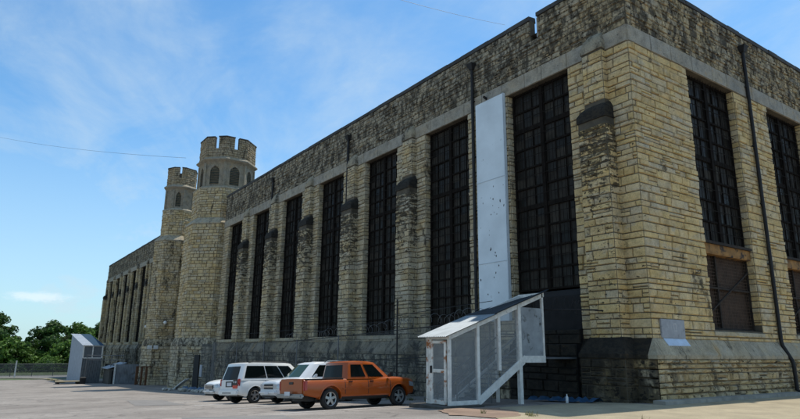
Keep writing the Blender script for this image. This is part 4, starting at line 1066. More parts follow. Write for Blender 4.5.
def tree_proto(seed, H, Wd, mat, nclump=70, per=110, leaf=.36):
    rr = random.Random(seed)
    root = thing('tree', 'x', 'tree')
    b = MB(); b.tube([(0, 0, -.3), (.1, 0, H*.2), (-.1, .1, H*.45), (0, 0, H*.75)], [.45, .34, .22, .08], 8)
    tips = []
    for i in range(9):
        a = rr.uniform(0, 6.28); z0 = H*rr.uniform(.18, .55); L = Wd*rr.uniform(.45, .9)
        e = (cos(a)*L, sin(a)*L, z0+H*rr.uniform(.15, .35)); b.tube([(0, 0, z0), (e[0]*.5, e[1]*.5, z0+(e[2]-z0)*.4), e], [.16, .1, .04], 6); tips.append(e)
    b.build('trunk', M['bark'], root, smooth=True)
    b = MB()
    cl = []
    for i in range(nclump):
        a = rr.uniform(0, 2*pi); h = rr.uniform(.06, 1)**.8
        prof = sin(min(1, (h*.92+.12))*pi)**.55
        rad = Wd*prof*rr.uniform(.25, 1.0)
        cl.append((cos(a)*rad, sin(a)*rad, H*h*.95, rr.uniform(.8, 1.9)))
    for (cx, cy, cz, cr) in cl:
        for k in range(per):
            v = Vector((rr.gauss(0, 1), rr.gauss(0, 1), rr.gauss(0, 1))).normalized()*cr*rr.uniform(.55, 1.05); v.z *= .72
            p = Vector((cx, cy, cz))+v; n = (v.normalized()+Vector((rr.gauss(0, .6), rr.gauss(0, .6), rr.gauss(0, .6)))).normalized()
            u = n.cross(Vector((rr.random(), rr.random(), rr.random()))).normalized(); w_ = n.cross(u); s = leaf*rr.uniform(.6, 1.3)
            b.v += [tuple(p-u*s), tuple(p+w_*s*.6), tuple(p+u*s), tuple(p-w_*s*.6)]; o = len(b.v)-4; b.face((o, o+1, o+2, o+3))
    b.build('crown', mat, root)
    return root
prot = [tree_proto(1, 12.5, 6.2, M['leaf_b'], 95), tree_proto(2, 13.0, 6.8, M['leaf_a'], 100), tree_proto(3, 8.0, 5.6, M['leaf_b'], 75)]
# (x, y, proto, scale, label)
TR = [(-187, -17.6, 1, 1.22, 'tall dark tree cut by the left edge of the picture, top above the rest'),
      (-181, -22.0, 0, 1.0, 'mid green tree behind the rail fence at the far left edge'),
      (-176, -13.0, 2, 1.12, 'bright green low round tree left of the gap in the treeline'),
      (-190, -2.6, 1, 1.12, 'broad dark rounded tree in the middle of the treeline, right of the sky gap'),
      (-196, 4.5, 0, 1.15, 'dark tree just left of the white shed, behind its neighbour'),
      (-178, 1.0, 2, 1.05, 'low light green tree in front of the broad dark tree by the shed'),
      (-205, 12.5, 1, 1.15, 'dark tree showing just above the blue shed roof'),
      (-176, -16.8, 2, .80, 'low bushy tree at the left edge behind the rail fence'),
      (-184, -6.3, 2, .72, 'small shaded tree filling the foot of the sky gap'),
      (-170, -4.6, 2, .55, 'short light green bush tree nearest the fence'),
      (-200, -27, 0, 1.0, 'tree standing outside the left edge of the picture')]
TR = TR[:-1]
used = set()
for (x, y, k, s, lab) in TR:
    o = prot[k] if k not in used else copy_tree(prot[k]); used.add(k)
    o.location = (x, y, gz(x)-.5); o.rotation_euler = (0, 0, (x*7.3+y*3.1) % 6.28); o.scale = (s*R.uniform(.95, 1.05), s, s*R.uniform(.95, 1.05)); tag(o, lab, 'tree', 'trees beyond the field')
# more trees out of frame to the left so the place goes on
for i in range(7):
    o = copy_tree(prot[i % 3]); o.location = (-185-R.uniform(-8, 8), -26-i*8.0, gz(-185)-.4); o.rotation_euler = (0, 0, i*1.3)
    tag(o, 'tree of the far treeline, outside the left edge of the picture', 'tree', 'trees of the far treeline outside the picture')
# hedge under the trees
b = MB(); rr = random.Random(12)
for i in range(9000):
    x = -165+rr.uniform(-3, 3); y = rr.uniform(-60, 30); z = gz(x)+rr.random()**.8*2.4*(.7+.4*sin(y*.9)+.2*sin(y*2.3))
    n = Vector((rr.gauss(0, 1), rr.gauss(0, 1), rr.gauss(0, 1))).normalized(); u = n.cross(Vector((0, 0, 1))).normalized(); w_ = n.cross(u); s = rr.uniform(.2, .4); p = Vector((x, y, z))
    b.v += [tuple(p-u*s), tuple(p+w_*s*.6), tuple(p+u*s), tuple(p-w_*s*.6)]; o = len(b.v)-4; b.face((o, o+1, o+2, o+3))
tag(b.build('undergrowth', M['leaf_a']), 'dark undergrowth along the foot of the trees', 'undergrowth', kind='stuff')

# weeds in the joints along the walls and kerbs
M['weed'] = leaf_mat('dry_weeds', (.06, .075, .02), (.16, .15, .05))
b = MB(); rr = random.Random(77)
spots = [(.30+rr.uniform(-.05, .05), rr.uniform(-.6, 20)) for _ in range(26)]+[(rr.uniform(-45, -5), -4+rr.uniform(-.25, .1)) for _ in range(45)]+[(rr.uniform(-100, -84), -9.9+rr.uniform(-.5, .5)) for _ in range(40)]+[(rr.uniform(-2, 7), -9.2+rr.uniform(-1.4, 3)) for _ in range(5)]
for (x, y) in spots:
    big = 1.8 if x < -80 else 1
    for k in range(rr.randint(8, 22)):
        a = rr.uniform(0, 6.28); L = rr.uniform(.05, .20)*big; p = Vector((x+rr.gauss(0, .06*big), y+rr.gauss(0, .06*big), gz(x)+.01)); t_ = p+Vector((cos(a)*L*.6, sin(a)*L*.6, L)); w_ = Vector((-sin(a), cos(a), 0))*.012*big
        o = len(b.v); b.v += [tuple(p-w_), tuple(p+w_), tuple(t_)]; b.face((o, o+1, o+2))
tag(b.build('weeds', M['weed']), 'dry weeds growing in the joints along walls and kerbs', 'weeds', kind='stuff')
# overhead wires
def wire(p0, p1, sag, r, lab):
    p0, p1 = Vector(p0), Vector(p1); P = [p0.lerp(p1, t/20)-Vector((0, 0, sag*4*(t/20)*(1-t/20))) for t in range(21)]
    b = MB(); b.tube(P, r, 5); tag(b.build('overhead_wire', M['galv_wire'], smooth=True), lab, 'wire')
def ray_pt(u, v, D):
    d = rt2*(u-400)+up2*(209.5-v)+fw*F_PX; k = D/math.hypot(d.x, d.y); return CAM+d*k
wire(ray_pt(380, -6, 60), ray_pt(505, 25, 85), .25, .022, 'thin overhead wire crossing the sky above the long roofline')
wire(ray_pt(-60, 122, 150), ray_pt(186, 158, 66), 1.2, .016, 'faint overhead wire left of the towers')

# ------------------------------------------------------------------ vehicles
def paint(name, col, rough=.35, metal=0, coat=.55): 
    return simple(name, col, rough, metal, var=.03, scale=1.5, coat=coat, spec=.3)
M['orange'] = paint('orange_car_paint', (.34, .068, .006))
M['white_car'] = paint('white_car_paint', (.72, .72, .70))
M['silver_white'] = paint('pearl_white_car_paint', (.62, .64, .65))
M['carglass'] = simple('tinted_car_glass', (.004, .007, .007), .06, 0, var=.05, spec=.14)
M['windshield'] = simple('greenish_windscreen', (.012, .05, .042), .05, 0, var=.05, spec=.5)
M['rubber'] = simple('tyre_rubber', (.018, .018, .018), .85)
M['alloy'] = simple('alloy_rim', (.42, .42, .42), .3, .8)
M['plastic'] = simple('black_trim', (.015, .015, .016), .55)
M['chrome'] = simple('chrome_trim', (.55, .55, .55), .15, 1)
M['dull_chrome'] = simple('dull_chrome', (.30, .30, .30), .4, .8)
M['taillight'] = simple('red_tail_lens', (.35, .01, .008), .15, 0, spec=.8)
M['headlight'] = simple('clear_headlight_lens', (.42, .45, .47), .08, .3, spec=1)
M['amber'] = simple('amber_lens', (.65, .28, .02), .15)
M['plate'] = simple('licence_plate', (.55, .57, .60), .4)
M['decal_black'] = simple('black_decal', (.01, .01, .01), .4)
M['decal_red'] = simple('red_decal', (.6, .05, .02), .4)
def interp(tab, x):
    if x <= tab[0][0]: return tab[0][1]
    for (a, za), (b, zb) in zip(tab[:-1], tab[1:]):
        if x <= b:
            t = (x-a)/(b-a) if b > a else 1
            return za+(zb-za)*t
    return tab[-1][1]
class Car:
    def __init__(s, root, sp): s.r = root; s.sp = sp
    def bot(s, x):
        z = interp(s.sp['sill'], x)
        for xc in (0, s.sp['wb']):
            Rr = s.sp['arch']; d = abs(x-xc)
            if d < Rr: z = max(z, s.sp['wr']+sqrt(Rr*Rr-d*d)*1.0)
        return z
    def sect(s, x):
        b, t, hw = s.bot(x), interp(s.sp['top'], x), interp(s.sp['hw'], x); cr = s.sp.get('crown', .03)
        # absolute height profile so that the arch only trims it
        z0 = interp(s.sp['sill'], x)
        prof = [(0, .07), (.10, .015), (.35, 0), (.62, .0), (.80, .015), (.93, .05), (1, .11)]
        def yo(z):
            k = (z-z0)/(t-z0); return hw-interp(prof, k)
        zs = [b+(t-b)*k for k in (0, .1, .3, .5, .7, .86, .95, 1.0)]
        P = [(yo(z), z) for z in zs]
        bed = s.sp.get('bed')
        if bed and bed[0] < x < bed[1]: P += [(P[-1][0]-.05, t-.01), (P[-1][0]-.06, bed[2]), (0, bed[2])]
        else: P += [(P[-1][0]*.8, t+cr*.6), (P[-1][0]*.45, t+cr*.9), (0, t+cr)]
        return P
    def side_y(s, x, z):
        P = s.sect(x)[:8]
        for (ya, za), (yb, zb) in zip(P[:-1], P[1:]):
            if za <= z <= zb: return ya+(yb-ya)*(z-za)/(zb-za)
        return P[0][0] if z < P[0][1] else P[-1][0]
    def body(s, mat):
        sp = s.sp; xs = set()
        x = sp['x0']
        while x < sp['x1']: xs.add(round(x, 3)); x += .09
        xs |= {sp['x0'], sp['x1']}
        for xc in (0, sp['wb']):
            for i in range(-9, 10): xs.add(round(xc+sp['arch']*sin(i/9*pi/2), 3))
            xs.add(xc-sp['arch']-.004); xs.add(xc+sp['arch']+.004)
        for tb in (sp['top'], sp['hw']):
            for q in tb: xs.add(q[0])
        if sp.get('bed'):
            for q in sp['bed'][:2]: xs |= {q-.002, q+.002}
        xs = sorted(x for x in xs if sp['x0'] <= x <= sp['x1'])
        b = MB(); rings = []
        for x in xs:
            P = s.sect(x); ring = [(x, -y, z) for y, z in P]+[(x, y, z) for y, z in reversed(P[:-1])]
            o = len(b.v); b.v += ring; rings.append((o, len(ring)))
        for (o, n), (o2, _) in zip(rings[:-1], rings[1:]):
            for i in range(n-1): b.face((o+i, o2+i, o2+i+1, o+i+1))
        b.face(tuple(rings[0][0]+i for i in range(rings[0][1]))); b.face(tuple(rings[-1][0]+i for i in reversed(range(rings[-1][1]))))
        s.bodyo = b.build('body', mat, s.r, recalc=True, smooth=32)
        u = MB(); hw = sp['hw'][len(sp['hw'])//2][1]
        u.box(sp['x0']+.35, sp['x1']-.25, -hw+.34, hw-.34, .30, .62)
        u.box(sp['arch']+.02, sp['wb']-sp['arch']-.02, -hw+.16, hw-.16, .34, .5)
        u.box(-sp['arch']-.05, sp['arch']+.05, -hw+.3, hw-.3, .3, .85); u.box(sp['wb']-sp['arch'], sp['wb']+sp['arch'], -hw+.3, hw-.3, .3, .8)
        u.build('underbody', M['plastic'], s.r)
        for sg in (-1, 1):
            for xc in (0, sp['wb']):
                a = MB(); P = []
                for i in range(0, 19):
                    t = pi*i/18; x = xc+cos(t)*(sp['arch']); z = sp['wr']+sin(t)*sp['arch']; P.append((x, z))
                for (xa, za), (xb, zb) in zip(P[:-1], P[1:]):
                    ya = s.side_y(xa, max(za+.03, s.bot(xa)))*sg; yb = s.side_y(xb, max(zb+.03, s.bot(xb)))*sg; e = .012*sg
                    ca = ((xa-xc)*.06, (za-sp['wr'])*.06); cb_ = ((xb-xc)*.06, (zb-sp['wr'])*.06)
                    a.hexa([(xa, ya-.2*sg, za), (xb, yb-.2*sg, zb), (xb, yb+e, zb), (xa, ya+e, za), (xa+ca[0], ya-.2*sg, za+ca[1]), (xb+cb_[0], yb-.2*sg, zb+cb_[1]), (xb+cb_[0], yb+e*.6, zb+cb_[1]), (xa+ca[0], ya+e*.6, za+ca[1])])
                a.build('wheel_arch', M[sp.get('archmat', 'plastic')], s.r)
    def cabin(s, mat):
        sp = s.sp; xrb, xrt, xft, xfb = sp['cab']; zb, zr_ = sp['belt'], sp['roof']; hb, hr = sp['cabw']
        # rings: base, belt-up, roof edge, roof crown
        def ring(xr, xf, h, z, rnd=.10):
            hf = h-.06
            return [(xr, -h+rnd*1.2, z), (xr+rnd, -h, z), ((xr+xf)/2, -h-.012, z), (xf-rnd*2.2, -hf, z), (xf-.02, -hf+.16, z), (xf+sp.get('bow', .10), 0, z), (xf-.02, hf-.16, z), (xf-rnd*2.2, hf, z), ((xr+xf)/2, h+.012, z), (xr+rnd, h, z), (xr, h-rnd*1.2, z), (xr-.03, 0, z)]
        RG = [ring(xrb, xfb, hb, zb-.05), ring(xrb+(xrt-xrb)*.9, xfb+(xft-xfb)*.9, hb+(hr-hb)*.88, zb+(zr_-zb)*.9), ring(xrt, xft, hr, zr_), ring(xrt+.10, xft-.18, hr-.13, zr_+.045), ring(xrt+.5, xft-.6, hr*.45, zr_+.065)]
        b = MB()
        for r_ in RG: b.v += r_
        n = 12
        for k in range(len(RG)-1):
            for i in range(n): b.face((k*n+i, k*n+(i+1) % n, (k+1)*n+(i+1) % n, (k+1)*n+i))
        b.face(tuple((len(RG)-1)*n+i for i in range(n)))
        s.cab = b.build('cabin', mat, s.r, recalc=True, smooth=45)
        s.RG = RG
        A, B_ = RG[0], RG[1]
        def P(edge, t, h, off=.008):  # point on one side strip; edge: list of ring indices
            m_ = len(edge)-1; f = t*m_; i = min(int(f), m_-1); f -= i
            a = Vector(A[edge[i]]).lerp(Vector(A[edge[i+1]]), f); c = Vector(B_[edge[i]]).lerp(Vector(B_[edge[i+1]]), f); q = a.lerp(c, h)
            d1 = (Vector(A[edge[i+1]])-Vector(A[edge[i]])); d2 = (c-a); nn = d1.cross(d2).normalized()
            if nn.dot(Vector((q.x-(xrb+xfb)/2, q.y, 0))) < 0: nn = -nn
            return q+nn*off
        def glass(name, edge, t0, t1, h0, h1, mat, k=8, cut=None):
            g = MB()
            for lay in (0, ):
                for i in range(k+1):
                    t = t0+(t1-t0)*i/k
                    ht = h1 if cut is None else cut(i/k, h1)
                    g.v.append(tuple(P(edge, t, h0))); g.v.append(tuple(P(edge, t, ht)))
            for i in range(k): g.face((2*i, 2*i+2, 2*i+3, 2*i+1))
            return g.build(name, mat, s.r, smooth=60)
        glass('windscreen', [4, 5, 6], .02, .98, .14, .99, M['windshield'])
        glass('rear_window', [10, 11, 0], .06, .94, sp.get('rw0', .2), .93, M['carglass'])
        for edge in ([1, 2, 3], [9, 8, 7]):
            for (t0, t1) in sp['sidewin']: glass('side_window', edge, t0, t1, .14, .95, M['carglass'], 6)
    def wheel(s, x, y, sg):
        R_, W_ = s.sp['wr'], .225; b = MB(); ax = Vector((0, 1, 0))*sg
        b.lathe([(R_*.64, -W_/2+.01), (R_*.90, -W_/2), (R_*.985, -W_/2+.03), (R_, -W_*.2), (R_, W_*.2), (R_*.985, W_/2-.03), (R_*.90, W_/2), (R_*.66, W_/2-.012), (R_*.62, W_/2-.05)], (0, 0, 0), 28, ax, Vector((1, 0, 0)))
        o = b.build('wheel', M['rubber'], s.r, smooth=50); o.location = (x, y, R_)
        b = MB(); b.lathe([(R_*.65, W_/2-.012), (R_*.60, W_/2-.02), (R_*.57, W_/2-.07), (R_*.56, 0)], (0, 0, 0), 28, ax, Vector((1, 0, 0)))
        b.lathe([(R_*.17, W_/2-.035), (R_*.15, W_/2-.015), (.001, W_/2-.012)], (0, 0, 0), 14, ax, Vector((1, 0, 0)))
        ns = s.sp.get('spokes', 5)
        for k in range(ns):
            a = 2*pi*k/ns+.3; d = Vector((cos(a), 0, sin(a))); e = Vector((-sin(a), 0, cos(a)))
            p0 = d*R_*.12+ax*(W_/2-.03); p1 = d*R_*.60+ax*(W_/2-.035)
            w0, w1 = R_*.12, R_*.085*5/ns*1.4
            b.hexa([p0-e*w0-ax*.04, p0+e*w0-ax*.04, p0+e*w0, p0-e*w0, p1-e*w1-ax*.04, p1+e*w1-ax*.04, p1+e*w1, p1-e*w1])
        b.build('rim', M['alloy'], o, smooth=40)
        b = MB(); b.lathe([(.001, -.02), (R_*.57, -.02)], (0, 0, 0), 20, ax, Vector((1, 0, 0))); b.build('brake_disc', M['plastic'], o)
    def wheels(s):
        y = s.sp['hw'][len(s.sp['hw'])//2][1]-.135
        for x in (0, s.sp['wb']):
            for sg in (-1, 1): s.wheel(x, y*sg, sg)
    def seam(s, x, z0, z1, sg, w=.022, x1=None, name='door_seam', mat='plastic'):
        b = MB(); k = 8; x1 = x if x1 is None else x1
        for i in range(k):
            a = z0+(z1-z0)*i/k; c = z0+(z1-z0)*(i+1)/k; xa = x+(x1-x)*i/k; xc = x+(x1-x)*(i+1)/k
            ya, yc = s.side_y(xa, a)*sg, s.side_y(xc, c)*sg
            b.quad((xa-w/2, ya+.004*sg, a), (xa+w/2, ya+.004*sg, a), (xc+w/2, yc+.004*sg, c), (xc-w/2, yc+.004*sg, c), (0, sg, 0))
        return b.build(name, M[mat], s.r)
    def strip(s, x0, x1, z, h, sg, name, mat, e=.012):
        b = MB(); n = 14
        for i in range(n):
            xa = x0+(x1-x0)*i/n; xc = x0+(x1-x0)*(i+1)/n
            ya, yc = s.side_y(xa, z)*sg, s.side_y(xc, z)*sg
            b.hexa([(xa, ya-.02*sg, z-h/2), (xc, yc-.02*sg, z-h/2), (xc, yc+e*sg, z-h/2), (xa, ya+e*sg, z-h/2), (xa, ya-.02*sg, z+h/2), (xc, yc-.02*sg, z+h/2), (xc, yc+e*sg, z+h/2), (xa, ya+e*sg, z+h/2)])
        return b.build(name, M[mat], s.r)
    def handle(s, x, z, sg, mat='plastic'):
        y = s.side_y(x, z)*sg; b = MB(); b.box(x-.09, x+.09, min(y, y+.035*sg), max(y, y+.035*sg), z-.018, z+.018); b.build('door_handle', M[mat], s.r, bevel=.008)
    def mirror(s, x, z, mat):
        for sg in (-1, 1):
            y = (s.sp['cabw'][0]-.02)*sg; b = MB(); b.hexa([(x-.02, y, z-.02), (x+.08, y, z-.02), (x+.10, y+.25*sg, z), (x-.04, y+.25*sg, z), (x-.02, y, z+.06), (x+.06, y, z+.06), (x+.08, y+.24*sg, z+.17), (x-.05, y+.24*sg, z+.17)]); b.build('mirror', M[mat], s.r, bevel=.02, smooth=40)
    def bx(s, name, x0, x1, y0, y1, z0, z1, mat, bev=.02, par=None):
        b = MB(); b.box(x0, x1, y0, y1, z0, z1); return b.build(name, M[mat], par or s.r, bevel=bev, smooth=40)
    def lens(s, name, pts, thick, mat):
        """patch of points (grid rows) pushed outward a little"""
        b = MB(); n = len(pts[0]); 
        for row in pts:
            for p in row: b.v.append(tuple(p))
        for i in range(len(pts)-1):
            for j in range(n-1): b.face((i*n+j, i*n+j+1, (i+1)*n+j+1, (i+1)*n+j))
        return b.build(name, M[mat], s.r, smooth=60)
    def wraplens(s, name, front, z0a, z1a, z0b, z1b, ylen, xlen, sg, mat, e=.012):
        """lens wrapping a body corner: across the end by ylen and along the side by xlen"""
        sp = s.sp; xe = sp['x1'] if front else sp['x0']; d = -1 if front else 1
        rowsP = []
        for t in [i/4 for i in range(5)]:
            row = []
            for k in range(5):   # across the end face, from inside to the corner
                q = k/4; x = xe; hw_ = s.sect(xe)[3][0]; y = (hw_-ylen)+ylen*q; z = (z0a+(z1a-z0a)*t)
                row.append((xe-d*e, y*sg, z))
            for k in range(1, 7):
                q = k/6; x = xe+d*xlen*q; za = z0a+(z0b-z0a)*q; zb_ = z1a+(z1b-z1a)*q; z = za+(zb_-za)*t
                row.append((x, (s.side_y(x, z)+e)*sg, z))
            rowsP.append(row)
        return s.lens(name, rowsP, 0, mat)
def place(root, x, y, hdg):
    """on the sloping lot"""
    xc = x+cos(radians(hdg))*1.5; sl = (gz(xc+1)-gz(xc-1))/2
    z = gz(x)
    root.matrix_world = Matrix.Translation((x, y, z+.0)) @ Matrix.Rotation(-math.atan(sl), 4, 'Y') @ Matrix.Rotation(radians(hdg), 4, 'Z')

# --- orange crew-cab pickup
tk = thing('pickup_truck', 'orange crew cab pickup truck parked nose to the wall, nearest the stair', 'pickup truck', group='cars parked along the long wall')
c = Car(tk, dict(x0=-1.10, x1=4.04, wb=3.2, wr=.365, arch=.45, archmat='orange', crown=.035,
    sill=[(-1.1, .52), (-.6, .42), (3.6, .40), (4.02, .45)],
    top=[(-1.1, 1.04), (.60, 1.05), (2.85, 1.08), (3.2, 1.07), (3.80, 1.03), (3.98, .98), (4.04, .90)],
    hw=[(-1.1, .85), (-.9, .865), (1.5, .865), (3.2, .865), (3.75, .85), (3.98, .80), (4.04, .74)], bed=(-1.06, .60, .55),
    cab=(.64, .74, 2.22, 2.98), belt=1.08, roof=1.63, cabw=(.82, .71), sidewin=[(.07, .40), (.47, .90)], rw0=.10, bow=.12))
c.body(M['orange']); c.cabin(M['orange']); c.wheels()
c.bx('tailgate', -1.13, -1.05, -.745, .745, .55, 1.06, 'orange', .02)
c.bx('tailgate_handle', -1.15, -1.12, -.14, .14, .88, .96, 'plastic', .01)
c.bx('licence_plate', -1.30, -1.28, -.18, .18, .50, .64, 'plate', .005)
c.bx('rear_bumper', -1.27, -1.10, -.83, .83, .42, .56, 'dull_chrome', .04)
c.bx('hitch', -1.40, -1.2, -.05, .05, .33, .42, 'plastic', .01)
for sg in (-1, 1):
    b = MB(); y0, y1 = sorted((.752*sg, .858*sg)); b.box(-1.12, -.98, y0, y1, .66, 1.0); b.build('tail_light', M['taillight'], tk, bevel=.02)
    c.strip(.50, 2.72, .70, .055, sg, 'side_moulding', 'orange', .018)
    for x in (.62, 1.68, 2.74): c.seam(x, .46, 1.06, sg)
    c.handle(.86, .95, sg); c.handle(1.84, .95, sg)
    c.wraplens('headlight', True, .70, .86, .74, .92, .34, .32, sg, 'headlight')
    c.strip(.5, 2.7, .42, .05, sg, 'rocker_panel', 'plastic', .005)
    c.bx('bed_rail_cap', -1.05, .58, min(.72*sg, .80*sg), max(.72*sg, .80*sg), 1.03, 1.065, 'plastic', .01)
c.mirror(2.66, 1.10, 'plastic')
c.bx('grille', 3.99, 4.07, -.44, .44, .62, .86, 'plastic', .02); c.bx('front_bumper', 3.92, 4.13, -.80, .80, .40, .60, 'plastic', .05)
c.bx('brake_light', .785, .815, -.16, .16, 1.565, 1.60, 'taillight', .005)
b = MB()
for yy in (-.35, .35): b.box(.95, 1.15, yy-.22, yy+.22, .9, 1.38); 
for yy in (-.35, .35): b.box(1.75, 1.95, yy-.22, yy+.22, .8, 1.38)
b.build('seat', M['plastic'], tk, bevel=.04)
place(tk, -6.98, -10.35, 96)

# --- white minivan, rear towards us
vn = thing('minivan', 'white minivan seen from its rear corner with black and red decal on the tailgate', 'minivan', group='cars parked along the long wall')
c = Car(vn, dict(x0=-.84, x1=3.86, wb=2.88, wr=.35, arch=.42, archmat='white_car', crown=.02,
    sill=[(-.84, .40), (-.5, .31), (3.4, .29), (3.86, .36)],
    top=[(-.84, 1.05), (-.5, 1.08), (2.7, 1.07), (3.1, 1.03), (3.6, .93), (3.8, .80), (3.86, .68)],
    hw=[(-.84, .80), (-.7, .87), (-.4, .90), (1.5, .905), (2.88, .90), (3.4, .87), (3.75, .76), (3.86, .62)],
    cab=(-.83, -.58, 2.2, 3.15), belt=1.07, roof=1.78, cabw=(.86, .74), sidewin=[(.03, .36), (.375, .64), (.66, .92)], rw0=.05, bow=.2))
c.body(M['white_car']); c.cabin(M['white_car']); c.wheels()
c.bx('rear_bumper', -.95, -.81, -.82, .82, .38, .62, 'white_car', .05)
c.bx('licence_plate', -.865, -.85, -.2, .2, .78, .94, 'plate', .005)
c.bx('licence_recess', -.855, -.835, -.32, .32, .74, .99, 'plastic', .005)
for sg in (-1, 1):
    b = MB(); y0, y1 = sorted((.69*sg, .825*sg)); b.box(-.86, -.74, y0, y1, .76, 1.10); b.build('tail_light', M['taillight'] if sg > 0 else M['taillight'], vn, bevel=.03)
    for x in (.55, 1.45, 2.5): c.seam(x, .34, 1.04, sg)
    c.handle(.80, .90, sg, 'white_car'); c.handle(1.80, .90, sg, 'white_car')
    c.strip(.45, 2.6, .55, .06, sg, 'side_moulding', 'white_car', .015)
    b = MB(); b.tube([(-.3, .66*sg, 1.81), (.0, .66*sg, 1.875), (1.8, .64*sg, 1.875), (2.0, .64*sg, 1.81)], .018, 6); b.build('roof_rail', M['plastic'], vn)
    c.wraplens('headlight', True, .62, .74, .70, .84, .36, .40, sg, 'headlight')
c.mirror(2.55, 1.1, 'white_car')
# decal wrapped on the rear quarter: black emblem with two pale ovals above a red base
b = MB()
def dq(b, y0, y1, z0, z1, x=-.86): b.quad((x, y0, z0), (x, y1, z0), (x, y1, z1), (x, y0, z1), (-1, 0, 0))
b2 = MB(); b2.box(-.872, -.84, -.68, -.36, .82, 1.08); b2.build('decal', M['decal_black'], vn)
b2 = MB(); b2.box(-.876, -.84, -.70, -.34, .68, .815); b2.build('decal', M['decal_red'], vn)
for yy in (-.63, -.47):
    b2 = MB(); b2.lathe([(.001, .0165), (.045, .016), (.045, .008)], (-.86, yy+.03, .96), 12, Vector((-1, 0, 0)), Vector((0, 1, 0))); b2.build('decal', M['plate'], vn)
b2 = MB()
for i in range(9): b2.box(-.962, -.948, .35-.085*i, .40-.085*i, .46, .50)
b2.build('lettering', M['decal_black'], vn)
place(vn, -14.9, -10.1, 101)

# --- white SUV, nose out, behind the pickup
sv = thing('suv', 'white suv parked nose out between the minivan and the orange pickup', 'suv', group='cars parked along the long wall')
c = Car(sv, dict(x0=-.98, x1=3.80, wb=2.86, wr=.355, arch=.43, archmat='silver_white', crown=.05,
    sill=[(-.98, .42), (-.6, .32), (3.4, .30), (3.80, .36)],
    top=[(-.98, 1.06), (-.5, 1.10), (1.9, 1.06), (2.6, 1.06), (3.2, 1.01), (3.6, .95), (3.76, .90), (3.80, .84)],
    hw=[(-.98, .82), (-.8, .88), (-.4, .905), (1.4, .905), (2.9, .905), (3.35, .88), (3.65, .78), (3.80, .68)],
    cab=(-.94, -.62, 1.98, 2.72), belt=1.08, roof=1.72, cabw=(.85, .72), sidewin=[(.04, .26), (.28, .57), (.59, .90)], bow=.16))
c.body(M['silver_white']); c.cabin(M['silver_white']); c.wheels()
for sg in (-1, 1):
    for x in (.55, 1.5, 2.42): c.seam(x, .38, 1.06, sg)
    c.handle(.75, .94, sg, 'silver_white'); c.handle(1.7, .94, sg, 'silver_white')
    c.wraplens('headlight', True, .64, .83, .74, .93, .32, .50, sg, 'headlight')
    c.bx('indicator', 3.60, 3.72, min(.70*sg, .80*sg), max(.70*sg, .80*sg), .70, .82, 'amber', .02)
    b = MB(); b.tube([(-.3, .64*sg, 1.76), (-.1, .64*sg, 1.82), (1.1, .62*sg, 1.82), (1.3, .62*sg, 1.74)], .018, 6); b.build('roof_rail', M['chrome'], sv)
c.mirror(2.02, 1.08, 'silver_white')
c.bx('grille', 3.78, 3.83, -.36, .36, .755, .84, 'plastic', .01); c.bx('grille', 3.78, 3.83, -.36, .36, .63, .70, 'plastic', .01)
c.bx('grille_bar', 3.79, 3.845, -.40, .40, .705, .75, 'chrome', .008); c.bx('front_bumper', 3.66, 3.90, -.70, .70, .38, .60, 'silver_white', .07); c.bx('lower_grille', 3.70, 3.86, -.55, .55, .28, .37, 'plastic', .04)
c.bx('licence_plate', 3.90, 3.915, -.15, .15, .42, .54, 'plate', .004)
c.bx('rear_bumper', -1.08, -.92, -.80, .80, .36, .60, 'silver_white', .05)
place(sv, -12.6, -6.35, -82)

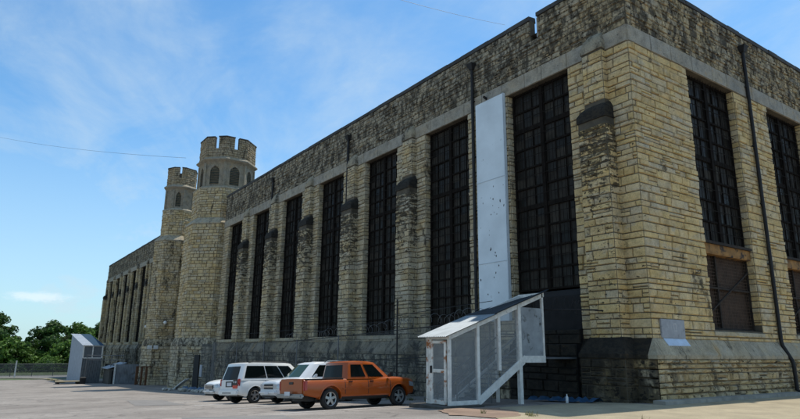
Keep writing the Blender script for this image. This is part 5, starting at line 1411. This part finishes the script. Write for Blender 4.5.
# --- small white crossover, nose out, furthest left
cv_ = thing('suv', 'white compact crossover parked nose out, leftmost of the four vehicles', 'suv', group='cars parked along the long wall')
c = Car(cv_, dict(x0=-.95, x1=3.55, wb=2.62, wr=.35, arch=.42, archmat='plastic', crown=.06,
    sill=[(-.95, .42), (-.6, .32), (3.2, .30), (3.55, .40)],
    top=[(-.95, 1.05), (-.5, 1.08), (1.8, 1.05), (2.4, 1.06), (3.0, 1.01), (3.3, .95), (3.48, .88), (3.55, .82)],
    hw=[(-.95, .80), (-.7, .88), (-.3, .905), (1.3, .91), (2.7, .905), (3.1, .87), (3.4, .76), (3.55, .62)],
    cab=(-.90, -.50, 1.35, 2.6), belt=1.06, roof=1.56, cabw=(.84, .68), sidewin=[(.04, .22), (.27, .54), (.58, .88)], bow=.18))
c.body(M['white_car']); c.cabin(M['white_car']); c.wheels()
for sg in (-1, 1):
    for x in (.5, 1.42, 2.3): c.seam(x, .38, 1.04, sg)
    c.handle(.7, .92, sg, 'white_car'); c.handle(1.6, .92, sg, 'white_car')
    c.wraplens('headlight', True, .66, .84, .80, .96, .28, .60, sg, 'headlight')
    c.bx('indicator', 3.22, 3.34, min(.76*sg, .84*sg), max(.76*sg, .84*sg), .80, .86, 'amber', .02)
    c.bx('fog_light', 3.56, 3.63, min(.50*sg, .66*sg), max(.50*sg, .66*sg), .44, .52, 'headlight', .02)
c.mirror(1.9, 1.05, 'white_car')
c.bx('grille', 3.53, 3.60, -.46, .46, .62, .80, 'plastic', .02)
for z in (.66, .72, .78): c.bx('grille_bar', 3.59, 3.612, -.44, .44, z-.012, z+.012, 'chrome', .004)
c.bx('front_bumper', 3.38, 3.62, -.66, .66, .38, .60, 'white_car', .07); c.bx('lower_grille', 3.42, 3.58, -.52, .52, .28, .37, 'plastic', .04); c.bx('licence_plate', 3.62, 3.635, -.15, .15, .46, .58, 'plate', .004)
c.bx('rear_bumper', -1.05, -.90, -.80, .80, .36, .60, 'white_car', .05)
place(cv_, -19.3, -7.0, -83)

# ------------------------------------------------------------------ render
scene.render.engine = 'CYCLES'
scene.view_settings.view_transform = 'Standard'; scene.view_settings.look = 'None'
scene.view_settings.exposure = 0.14; scene.view_settings.gamma = 1; scene.view_settings.use_curve_mapping = False
scene.cycles.max_bounces = 8; scene.cycles.transparent_max_bounces = 12
